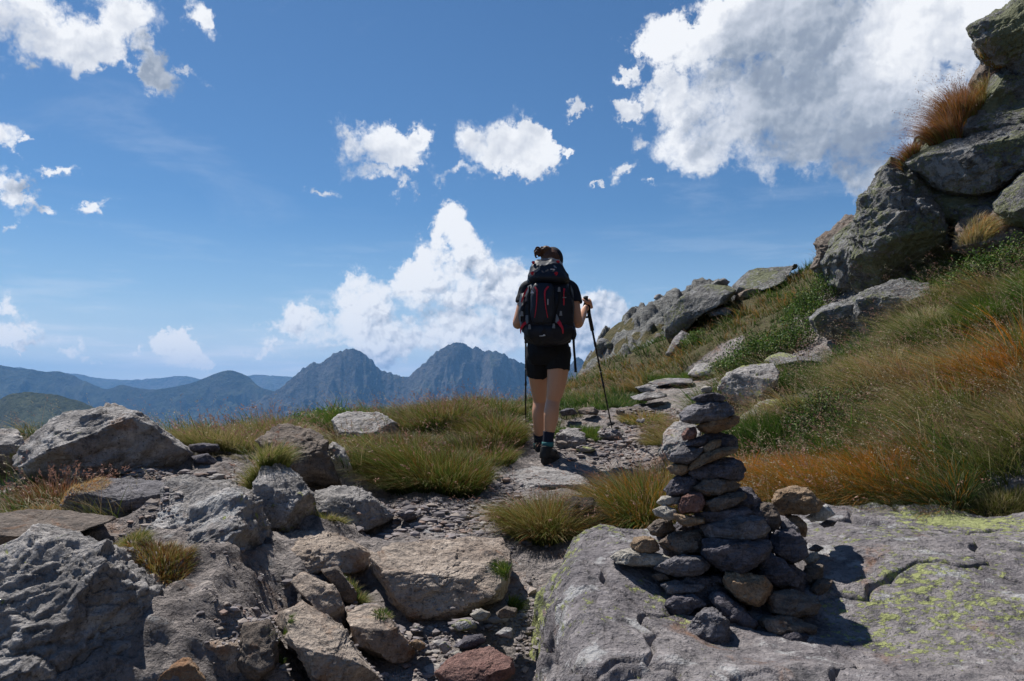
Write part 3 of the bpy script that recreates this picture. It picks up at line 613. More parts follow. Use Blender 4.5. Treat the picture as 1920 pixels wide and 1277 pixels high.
# ------------------------------------------------------------------ boulders, ledges and crags (photo px outlines, distance, half thickness)
def sub(ox, oy, k, pts): return [(ox + x * k, oy + y * k) for x, y in pts]
def A(p): return sub(0, 720, .4363, p)      # left foreground
def Bm(p): return sub(480, 720, .4363, p)   # middle
def Cc(p): return sub(1240, 480, .2193, p)   # mid crag
def Dp(p): return sub(1040, 580, .235, p)   # beyond the hiker
def K(p): return sub(1480, 0, .4387, p)     # cliff
TOP = (0.0, -0.45, 0.9, 0.62); TOPL = (-0.35, -0.35, 0.87, 0.6); FR = (0.1, -1, 0.15, 0.8)
ROCKS = [
 # name, category, outline, distance, thickness, material, level, amp, strata, flats, label
 ('boulder','boulder',A([(60,330),(70,230),(200,150),(280,110),(390,78),(540,90),(700,190),(830,300),(820,345),(720,370),(560,395),(420,430),(330,440),(180,430),(90,380)]),4.7,.42,'G',6,.10,.05,[TOPL],'large pointed grey boulder on the left skyline beside the dry grass'),
 ('boulder','boulder',A([(-160,230),(-40,195),(70,200),(100,260),(80,390),(-20,410),(-160,400)]),5.0,.4,'G',6,.10,.05,[TOP],'low grey boulder cut by the left edge, left of the large pointed boulder'),
 ('slate_slab','rock slab',A([(262,525),(300,465),(420,405),(560,395),(730,430),(705,480),(620,540),(500,585),(400,570)]),3.85,.30,'E',6,.08,.018,[(0,-.3,.95,.5)],'grey layered slate slab lying tilted below the large pointed boulder'),
 ('slate_slab','rock slab',A([(-160,560),(0,555),(150,543),(300,545),(500,577),(380,625),(200,660),(0,710),(-160,710)]),3.25,.30,'N',6,.06,.03,[(0,-.3,.95,.5)],'long dark brown slab wedged at the left edge above the mossy block'),
 ('bedrock_block','rock',A([(-260,760),(0,710),(180,655),(300,640),(400,670),(560,690),(620,720),(680,830),(705,900),(700,960),(690,1100),(650,1300),(300,1560),(-260,1560)]),2.75,.48,'G',7,.11,.05,[(-.3,-.55,.7,.72),(.75,-.35,.4,.8)],'biggest grey block in the lower left corner, lit on its upper edge'),
 ('bedrock_block','rock',A([(560,700),(640,640),(720,440),(850,360),(960,340),(1050,400),(1100,450),(1090,570),(1150,640),(1165,800),(1130,930),(1030,1020),(850,1040),(740,950),(690,820)]),3.55,.50,'G',7,.10,.06,[(-.25,-.45,.86,.55),(.85,-.5,.1,.75)],'tall grey bedrock block with a smooth sloping top, right of the slate slab'),
 ('bedrock_block','rock',A([(1075,480),(1130,350),(1210,330),(1280,390),(1340,480),(1368,600),(1310,640),(1220,720),(1150,640),(1080,560)]),3.95,.35,'G',6,.11,.05,[TOP],'narrow grey rock fin beneath the tuft, right of the tall bedrock block'),
 ('boulder','boulder',A([(1100,250),(1180,185),(1290,180),(1380,210),(1410,290),(1450,420),(1380,455),(1300,460),(1240,370),(1150,300)]),4.7,.32,'N',6,.11,.05,[TOP],'dark brown upright boulder left of the big green tussock'),
 ('boulder','boulder',A([(1395,280),(1440,262),(1480,280),(1520,380),(1490,440),(1420,440)]),4.95,.22,'G',5,.12,.04,[],'small dark knobbly boulder against the right flank of the brown upright boulder'),
 ('flat_stone','stone',A([(808,262),(860,255),(935,258),(948,285),(870,300),(815,285)]),4.9,.09,'D',4,.07,.02,[],'upper dark flat stone right of the large pointed boulder'),
 ('flat_stone','stone',A([(820,310),(890,298),(935,330),(925,350),(840,345)]),4.75,.10,'D',4,.07,.02,[],'lower dark flat stone right of the large pointed boulder'),
 ('boulder','boulder',Bm([(335,155),(390,118),(520,125),(600,170),(645,255),(620,285),(560,275),(450,265),(350,225)]),6.7,.45,'G',6,.08,.06,[TOP],'rounded grey boulder on the grassy crest left of the hiker'),
 ('boulder','boulder',Bm([(590,160),(660,150),(742,200),(720,240),(650,235)]),7.1,.25,'N',5,.10,.05,[],'small dark boulder behind the rounded crest boulder'),
 ('boulder','boulder',Bm([(820,150),(860,130),(930,90),(990,75),(1100,108),(1110,130),(1040,140),(920,155)]),8.0,.35,'G',6,.07,.05,[TOP],'low flat grey rock in the grass on the crest just left of the walking pole'),
 ('boulder','boulder',Bm([(615,330),(700,293),(742,308),(725,350),(650,370)]),5.65,.12,'P',4,.08,.0,[],'small pale stone half buried in the big green tussock'),
 ('bedrock_ledge','rock',Bm([(235,520),(260,460),(330,440),(440,450),(520,500),(590,570),(520,610),(430,645),(320,640),(260,600)]),4.3,.34,'G',6,.09,.05,[TOP],'rounded grey bedrock hump below the big green tussock'),
 ('bedrock_ledge','rock',Bm([(955,505),(1040,400),(1130,352),(1200,343),(1300,360),(1400,400),(1500,480),(1480,530),(1380,535),(1250,520),(1100,525)]),5.55,.50,'G',6,.05,.05,[(0,-.2,.97,.45)],'broad flat grey rock on the path under the boots of the hiker'),
 ('boulder','boulder',Bm([(1280,275),(1290,225),(1330,195),(1380,190),(1435,258),(1400,278),(1330,285)]),6.55,.22,'G',5,.08,.04,[TOP],'low grey rock right behind the boots of the hiker'),
 ('path_stone','stone',Bm([(892,512),(925,492),(958,515),(950,542),(905,545)]),4.75,.08,'G',4,.09,0,[],'square grey stone left of the broad path rock'),
 ('path_stone','stone',Bm([(596,552),(660,540),(705,575),(640,590)]),4.25,.08,'D',4,.07,.02,[],'dark purple stone on the gravel below the big green tussock'),
 ('bedrock_step','rock',Bm([(470,800),(520,745),(600,700),(800,672),(960,660),(1065,655),(1085,720),(1070,830),(1045,930),(900,990),(750,1025),(610,1035),(550,950),(525,880)]),3.55,.42,'B',7,.075,.05,[(0.05,-.52,.85,.50)],'wide brown rock step across the middle of the path'),
 ('bedrock_block','rock',Bm([(-40,740),(130,650),(260,640),(420,690),(510,735),(470,830),(300,800),(150,850),(60,830)]),3.75,.38,'B',6,.11,.05,[TOP],'lumpy brown ledge left of the wide rock step'),
 ('bedrock_block','rock',Bm([(145,850),(205,808),(330,868),(405,990),(395,1065),(330,1025),(200,910)]),3.15,.22,'B',5,.09,.04,[(.3,-.6,.6,.7)],'reddish brown wedge-shaped block left of the wide rock step'),
 ('bedrock_block','rock',Bm([(275,800),(350,785),(435,900),(428,965),(370,930),(320,850)]),3.35,.20,'N',5,.09,.04,[],'dark brown sliver of rock between the wedge-shaped block and the rock step'),
 ('bedrock_block','rock',Bm([(70,1010),(200,935),(330,1015),(430,1140),(560,1300),(300,1330),(180,1160)]),2.85,.28,'B',6,.09,.05,[(0,-.6,.7,.65)],'pale brown sloping block at the bottom edge, left of the gravel hollow'),
 ('bedrock_block','rock',Bm([(385,960),(530,950),(600,1040),(710,1180),(600,1205),(430,1130)]),3.1,.26,'B',6,.07,.03,[(0,-.55,.8,.55)],'pale brown slab-like rock below the wide rock step'),
 ('bedrock_block','rock',Bm([(-60,1020),(60,1000),(100,1100),(85,1230),(10,1290),(-80,1250)]),2.8,.22,'N',5,.12,.05,[],'dark cracked block at the bottom edge right of the biggest grey block'),
 ('bedrock_block','rock',Bm([(770,1240),(850,1180),(1000,1130),(1095,1180),(1110,1240),(1000,1310),(830,1320)]),2.85,.26,'R',6,.10,.03,[TOP],'reddish rock at the bottom edge beside the big lichen-spotted slab'),
 ('bedrock_block','rock',A([(790,1150),(900,1050),(1010,1090),(1150,1020),(1200,1150),(1120,1300),(850,1320)]),2.85,.30,'B',6,.12,.05,[TOP],'crumbly brown rock at the bottom edge left of the pale sloping block'),
 ('bedrock_block','rock',A([(620,1330),(720,1230),(800,1175),(880,1260),(900,1360)]),2.62,.2,'O',5,.10,.04,[TOP],'small orange-brown rock at the very bottom edge'),
 ('bedrock_block','rock',A([(890,1000),(905,930),(960,960),(1010,1010),(940,1030)]),3.1,.14,'B',5,.10,.03,[],'small pointed brown rock under the tall bedrock block'),
 ('bedrock_block','rock',A([(1140,700),(1230,620),(1330,640),(1420,700),(1400,790),(1280,850),(1160,830)]),3.85,.34,'G',6,.11,.05,[TOP],'knobbly grey ledge below the narrow rock fin'),
 ('path_stone','stone',Bm([(918,990),(965,965),(1012,985),(1000,1015),(945,1022)]),3.15,.07,'P',4,.06,0,[],'smooth oval stone in the gravel hollow, the highest of the loose stones there'),
 ('path_stone','stone',Bm([(655,1115),(695,1093),(742,1128),(700,1148)]),3.0,.06,'T',4,.06,0,[],'tan egg-shaped stone in the gravel hollow'),
 ('path_stone','stone',Bm([(778,1125),(812,1103),(842,1135),(812,1162)]),2.98,.06,'G',4,.06,0,[],'grey cobble just right of the tan egg-shaped stone'),
 ('path_stone','stone',Bm([(1025,985),(1075,955),(1122,965),(1118,1000),(1050,1008)]),3.1,.08,'N',4,.07,.01,[],'brown stone beside the upper left edge of the lichen-spotted slab'),
 ('path_stone','stone',Bm([(835,1040),(880,1012),(940,1015),(952,1050),(870,1062)]),3.1,.09,'G',4,.05,.01,[],'flat grey stone at the foot of the rock step'),
 ('path_stone','stone',Bm([(845,1130),(900,1085),(970,1072),(995,1105),(920,1145)]),2.98,.10,'D',4,.06,.01,[],'dark flat stone in the middle of the gravel hollow'),
 ('path_stone','stone',Bm([(1025,1075),(1070,1045),(1115,1050),(1100,1095)]),3.0,.08,'G',4,.06,0,[],'angular grey stone against the left side of the lichen-spotted slab'),
 ('path_stone','stone',Bm([(662,1052),(690,1035),(722,1048),(715,1065),(672,1066)]),3.15,.05,'G',4,.06,0,[],'small round grey stone at the left foot of the rock step'),
 ('path_stone','stone',Bm([(830,1160),(870,1145),(905,1170),(860,1185)]),2.9,.06,'P',4,.06,0,[],'pale cream stone touching the reddish rock'),
 # beyond the hiker
 ('boulder','boulder',Dp([(490,800),(560,785),(700,778),(790,790),(835,870),(800,950),(700,950),(620,880),(500,860)]),7.9,.32,'N',5,.09,.05,[TOP],'dark angular boulder in the bank right of the walking pole'),
 ('flat_stone','stone',Dp([(180,805),(230,785),(310,780),(355,812),(340,845),(200,835)]),7.75,.18,'N',5,.07,.03,[TOP],'flat brown stone in the bank between the leg of the hiker and the walking pole'),
 ('flat_stone','stone',Dp([(35,815),(90,790),(150,790),(185,835),(60,855)]),7.6,.16,'D',4,.08,.03,[],'dark flat stone in the bank right beside the calf of the hiker'),
 ('rock_slab','rock slab',Dp([(730,585),(800,565),(880,550),(1000,548),(1115,553),(1140,580),(1120,600),(960,605),(800,605)]),10.6,.5,'S',5,.05,.04,[(0,-.2,.97,.4)],'pale flat slab on the path beyond the cairn, the farthest one lit by the sun'),
 ('rock_slab','rock slab',Dp([(635,622),(740,600),(835,605),(790,655),(680,650)]),9.6,.35,'G',5,.06,.04,[TOP],'small grey slab on the path just before the pale flat slab'),
 ('rock_slab','rock slab',Dp([(590,700),(740,660),(880,668),(900,700),(720,730)]),8.7,.35,'G',5,.06,.04,[TOP],'long grey slab along the top of the bank above the dark angular boulder'),
 ('rock_slab','rock slab',Dp([(1060,520),(1130,440),(1250,430),(1330,460),(1280,520),(1120,540)]),11.4,.5,'G',5,.07,.05,[TOP],'grey ledge where the path bends below the green shrub'),
 ('rock_slab','rock slab',Dp([(1270,440),(1300,405),(1370,385),(1400,420),(1360,470),(1290,470)]),12.0,.4,'S',5,.07,.05,[TOP],'pale rock at the far end of the path beside the green shrub'),
 ('path_stone','stone',Dp([(345,1065),(355,1000),(400,950),(470,950),(540,1005),(520,1040),(430,1065)]),6.75,.17,'S',5,.06,0,[TOP],'pale angular stone on the path under the tip of the walking pole'),
 ('path_stone','stone',Dp([(458,975),(462,945),(512,938),(520,972)]),6.9,.05,'N',3,.07,0,[],'small dark cube-like stone beside the tip of the walking pole'),
 ('path_stone','stone',Dp([(640,895),(690,880),(735,890),(700,908)]),7.2,.10,'G',4,.06,0,[],'thin flat stone lying on the path below the dark angular boulder'),
 ('path_stone','stone',Dp([(170,1115),(230,1090),(330,1110),(300,1140),(200,1140)]),6.35,.16,'S',4,.05,0,[TOP],'low pale stone at the path edge between the boots and the pole tip'),
 # behind and beside the cairn
 ('boulder','boulder',[(1238,850),(1245,815),(1262,790),(1290,786),(1312,800),(1316,850),(1300,905),(1262,900),(1244,880)],5.7,.38,'G',6,.08,.06,[TOP],'grey boulder showing behind the left side of the cairn'),
 ('boulder','boulder',Cc([(480,1150),(520,1060),(580,1000),(700,965),(850,930),(960,920),(1010,1000),(960,1120),(850,1210),(740,1260),(600,1250),(510,1210)]),7.1,.55,'G',6,.09,.07,[TOP],'rounded grey boulder with a hollow, up and right behind the top of the cairn'),
 ('rock_slab','rock slab',[(1375,800),(1392,778),(1425,755),(1470,745),(1500,775),(1480,810),(1440,835),(1400,835)],6.5,.45,'G',6,.07,.05,[TOP],'cracked grey bedrock behind the top of the cairn below the rounded boulder'),
 ('rock_slab','rock slab',[(1378,845),(1395,826),(1440,820),(1478,832),(1470,860),(1400,868)],5.8,.32,'S',5,.06,.04,[TOP],'low pale rock in the grass right of the upper cairn stones'),
 ('rock_slab','rock slab',Cc([(880,900),(930,850),(1010,815),(1200,865),(1450,870),(1500,900),(1390,960),(1150,990),(950,940)]),8.1,.45,'S',6,.06,.04,[(0,-.2,.97,.45)],'pale level ledge on the slope below the stone-littered patch'),
 ('rock_outcrop','rock',Cc([(1280,540),(1370,455),(1520,395),(1620,350),(1720,320),(1880,330),(1900,480),(1760,640),(1600,690),(1430,715),(1330,650)]),8.6,.70,'L',6,.10,.07,[TOP],'purple grey outcrop with a lichen cap at the foot of the cliff'),
 ('rock_outcrop','rock',[(1800,897),(1828,878),(1870,868),(1990,872),(1990,935),(1870,930),(1815,918)],4.35,.30,'S',6,.12,.03,[TOP],'whitish rough rock in the grass at the right edge of the view'),
 ('rock_outcrop','rock',[(1590,600),(1600,560),(1640,535),(1700,520),(1745,530),(1740,570),(1690,610),(1640,650),(1600,645)],8.2,.5,'L',6,.10,.07,[TOP],'purple grey bedrock running down from the cliff foot into the grass'),
 # mid crag
 ('rock_outcrop','rock',Cc([(35,500),(90,450),(150,380),(270,290),(310,260),(420,245),(560,250),(640,300),(560,400),(400,470),(300,540),(240,620),(180,650),(110,720),(35,690)]),15.0,1.4,'L',6,.055,.16,[(-.35,-.55,.75,.72)],'rounded grey outcrop standing out on the left end of the grassy slope'),
 ('rock_outcrop','rock',Cc([(20,850),(60,790),(100,730),(170,640),(270,680),(250,790),(130,860)]),14.3,.7,'S',6,.07,.1,[TOP],'pale lichen-streaked rock foot below the rounded outcrop'),
 ('rock_outcrop','rock',Cc([(415,245),(460,205),(540,192),(592,220),(530,275),(440,270)]),16.2,.6,'L',5,.11,.1,[],'small dark cap of rock on the skyline behind the rounded outcrop'),
 ('rock_outcrop','rock',Cc([(540,340),(640,225),(750,120),(850,112),(940,100),(1040,95),(1180,72),(1215,95),(1050,140),(910,190),(810,290),(660,335)]),15.6,1.1,'L',6,.06,.12,[(-.2,-.5,.85,.5)],'long pale sloping slab on the skyline above the grassy slope'),
 ('rock_outcrop','rock',Cc([(625,385),(650,330),(730,290),(830,275),(800,340),(710,400)]),14.9,.5,'N',5,.12,.1,[],'dark overhanging rock beneath the long pale slab'),
 ('rock_outcrop','rock',Cc([(380,490),(440,455),(560,440),(620,455),(560,500),(420,520)]),14.2,.5,'L',5,.12,.1,[TOP],'broken grey rock in the grass below the rounded outcrop'),
 ('rock_outcrop','rock',Dp([(725,360),(790,310),(805,210),(880,205),(940,250),(985,300),(900,370),(850,405),(760,405)]),16.8,.8,'N',6,.14,.15,[],'dark brown craggy rock left of the rounded outcrop'),
 # cliff
 ('cliff_rock','cliff',K([(765,125),(790,100),(830,78),(910,40),(960,-10),(1100,-60),(1260,-60),(1260,380),(1110,400),(1003,372),(950,345),(930,280),(880,295),(840,265),(800,205)]),8.8,1.1,'L',7,.09,.16,[(-.5,-.8,.2,.8)],'overhanging top block of the cliff in the upper right corner'),
 ('cliff_rock','cliff',K([(775,370),(790,310),(815,250),(880,280),(940,280),(1010,360),(960,420),(860,445),(790,420)]),9.2,.6,'N',6,.10,.1,[],'brownish recess rock under the overhanging top block'),
 ('cliff_rock','cliff',K([(535,612),(570,580),(640,540),(700,425),(760,412),(820,455),(880,400),(1000,380),(1250,420),(1250,600),(900,600),(760,610),(620,640)]),8.9,.8,'L',7,.10,.14,[TOP],'grey ledge of the cliff on which the reddish tuft grows'),
 ('cliff_rock','cliff',K([(482,672),(510,640),(560,612),(720,588),(880,528),(1003,490),(1260,470),(1260,760),(1003,745),(900,805),(830,850),(700,850),(620,800),(550,740),(500,705)]),8.5,.9,'L',7,.08,.16,[(-.1,-.35,.93,.6)],'long lichen-covered band of the cliff at mid height'),
 ('cliff_rock','cliff',K([(270,1010),(290,920),(310,835),(365,785),(400,715),(440,685),(500,690),(570,750),(620,830),(650,940),(670,1010),(700,1100),(600,1160),(500,1215),(420,1210),(330,1260),(275,1250),(265,1120)]),9.1,.95,'L',7,.10,.14,[(-.4,-.75,.4,.8)],'steep purple grey lower face of the cliff with lichen on its shoulders'),
 ('cliff_rock','cliff',K([(875,850),(890,810),(930,775),(1003,735),(1130,690),(1260,720),(1260,980),(1003,990),(930,965),(880,905)]),7.9,.7,'L',6,.07,.1,[TOP],'smooth bulging boulder of the cliff at the right edge'),
 ('cliff_rock','cliff',K([(640,1060),(690,980),(730,940),(860,885),(920,940),(1010,970),(1200,980),(1200,1080),(960,1090),(760,1090)]),8.2,.6,'N',6,.12,.1,[],'rough dark foot of the cliff above the leafy shrub'),
 ('cliff_rock','cliff',K([(95,1145),(130,1090),(112,1040),(180,975),(240,925),(300,930),(330,1000),(320,1180),(290,1260),(200,1160)]),10.8,.7,'N',6,.13,.1,[],'dark lower crag at the left end of the cliff'),
 ('cliff_rock','cliff',K([(420,1000),(470,900),(560,820),(700,800),(900,830),(1250,800),(1250,1250),(700,1280),(480,1240)]),9.9,1.0,'L',6,.08,.14,[],'deep inner wall of the cliff behind the grassy ledge'),
 ('cliff_rock','cliff',K([(590,800),(640,760),(760,780),(900,760),(1000,700),(1250,690),(1250,1000),(900,960),(700,1000),(620,930)]),8.7,.8,'L',6,.10,.12,[TOP],'grey wall behind the green grass on the ledge of the cliff'),
 ('cliff_rock','cliff',[(1532,505),(1545,460),(1572,428),(1612,412),(1628,375),(1650,345),(1662,315),(1700,305),(1732,268),(1768,240),(1815,200),(1840,160),(1900,90),(2100,60),(2100,540),(1900,520),(1750,560),(1615,570),(1560,545)],9.9,1.5,'L',8,.085,.22,[],'broad fractured grey face joining all the blocks of the cliff together'),
 ('cliff_rock','cliff',K([(560,640),(800,440),(1250,330),(1250,760),(700,820)]),10.0,1.0,'L',6,.08,.14,[],'inner wall of the cliff behind the long lichen-covered band'),
]
ROCK_OBJ = []
for k, (nm, cat, pol, d, T, mt, lv, am, st, fl, lab) in enumerate(ROCKS):
    o = poly_rock(nm, pol, d, T, mt, 100 + k * 7, lv, am, st, 1.0, 5, flat=fl)
    tag(o, lab, cat); ROCK_OBJ.append(o)

# the big lichen slab that carries the cairn: a bedrock hump with its own rounded edges
SP = np.array([P(*q)[:] for q in [(985,1140,2.75),(1000,1277,2.32),(1150,1277,2.25),(1450,1277,2.25),(1920,1277,2.2),(1150,1150,2.7),(1130,1060,3.0),(1330,1200,2.66),(1600,1150,2.8),(1700,1050,3.1),(1600,962,3.95),(1900,972,3.85),(1900,1100,2.9),(1080,995,3.5),(1250,972,3.85),(1420,1080,3.0),(1450,975,3.9),(2300,1000,3.6),(2300,1277,2.1)]])
SPW = tps_fit(SP[:, :2], SP[:, 2], 0.01)
foot = [(-.06,1.75),(0.0,2.35),(0.03,2.75),(0.10,3.1),(0.24,3.55),(0.5,3.85),(0.9,4.15),(1.6,4.25),(2.5,4.15),(3.2,3.6),(3.3,2.4),(2.6,1.3),(1.4,1.05),(0.4,1.2)]
fc = np.array([1.45, 2.75]); fp = np.array(foot) - fc
fa = np.arctan2(fp[:, 1], fp[:, 0]); fr = np.hypot(fp[:, 0], fp[:, 1]); o_ = np.argsort(fa); fa = fa[o_]; fr = fr[o_]
fa = np.concatenate([fa - 2 * np.pi, fa, fa + 2 * np.pi]); fr = np.tile(fr, 3)
na = 900; nr_ = 380
th = np.linspace(-np.pi, np.pi, na, endpoint=False); rr = np.linspace(0.0, 1.0, nr_) ** 0.8
TH, RR = np.meshgrid(th, rr); Rf = np.interp(TH, fa, fr) * (1 + 0.05 * np.sin(TH * 5 + 1))
sx = (fc[0] + np.cos(TH) * RR * Rf).ravel(); sy = (fc[1] + np.sin(TH) * RR * Rf).ravel()
rho = RR.ravel(); sz = tps_eval(SPW, SP[:, :2], np.stack([sx, sy], 1))
edge = np.clip((rho - 0.86) / 0.14, 0, 1); drop_ = 0.95 * (1 - np.sqrt(np.clip(1 - edge ** 2.2, 0, 1)))
p = np.stack([sx, sy, sz - drop_], 1)
wv3 = np.stack([fbm(p * 2 + 3, 3), fbm(p * 2 + 13, 3), fbm(p * 2 + 23, 3)], 1)
f1, e1 = facets(p * 1.25 + .2 * wv3, 4); f2, e2 = facets(p * 4.2 + .3 * wv3, 7); c1, c2, ci = cells(p * 1.0 + .25 * wv3, 8)
flank = sstep(rho, .72, .92) + sstep(-p[:, 1], -2.5, -2.1)
rough = np.clip(sstep(fbm(p * 1.3 + 8, 3), .0, .4) * .6 + .18 + .8 * flank, 0, 1.3)
dn = .055 * f1 + rough * (.030 * f2 + .014 * (ridged(p * 6, 4) - .4)) + .020 * fbm(p * 1.3, 4) + (.006 + .006 * rough) * fbm(p * 11, 6, .68) - .030 * (1 - sstep(c2 - c1, 0, 0.03)) + flank * (.03 * f2 + .05 * f1)
pc1, pc2, pci = cells(p * 16, 2); dn = dn - .010 * (1 - sstep(pc1, .10, .22)) * (hash2(pci, 7) > .72)
fx0 = np.interp(p[:, 1], [1.9, 2.25, 2.45, 2.62], [0.26, 0.21, 0.13, 0.11]); cw = np.abs(p[:, 0] - fx0 - 0.025 * fbm(p * 6, 2))
dn = dn - 0.08 * (1 - sstep(cw, 0.0, 0.022)) * (1 - sstep(p[:, 1], 2.5, 2.64)) * sstep(p[:, 1], 1.6, 1.8)
sl_ = 1 - np.sqrt(np.clip(1 - edge ** 2, 0, 1)); ox_ = np.cos(TH).ravel() * edge; oy_ = np.sin(TH).ravel() * edge
sx = p[:, 0] + ox_ * dn * 1.3; sy = p[:, 1] + oy_ * dn * 1.3; sz = p[:, 2] + dn * (1 - .7 * sl_)
i = np.arange(na * (nr_ - 1)).reshape(nr_ - 1, na); j = np.roll(i, -1, 1)
sf = np.stack([i.ravel(), j.ravel(), (j + na).ravel(), (i + na).ravel()], 1)
slab = link('rock_slab', mesh_np('rock_slab', np.stack([sx, sy, sz], 1), sf, SLAB))
tag(slab, 'huge grey slab with yellow lichen spots on which the cairn stands', 'rock slab')

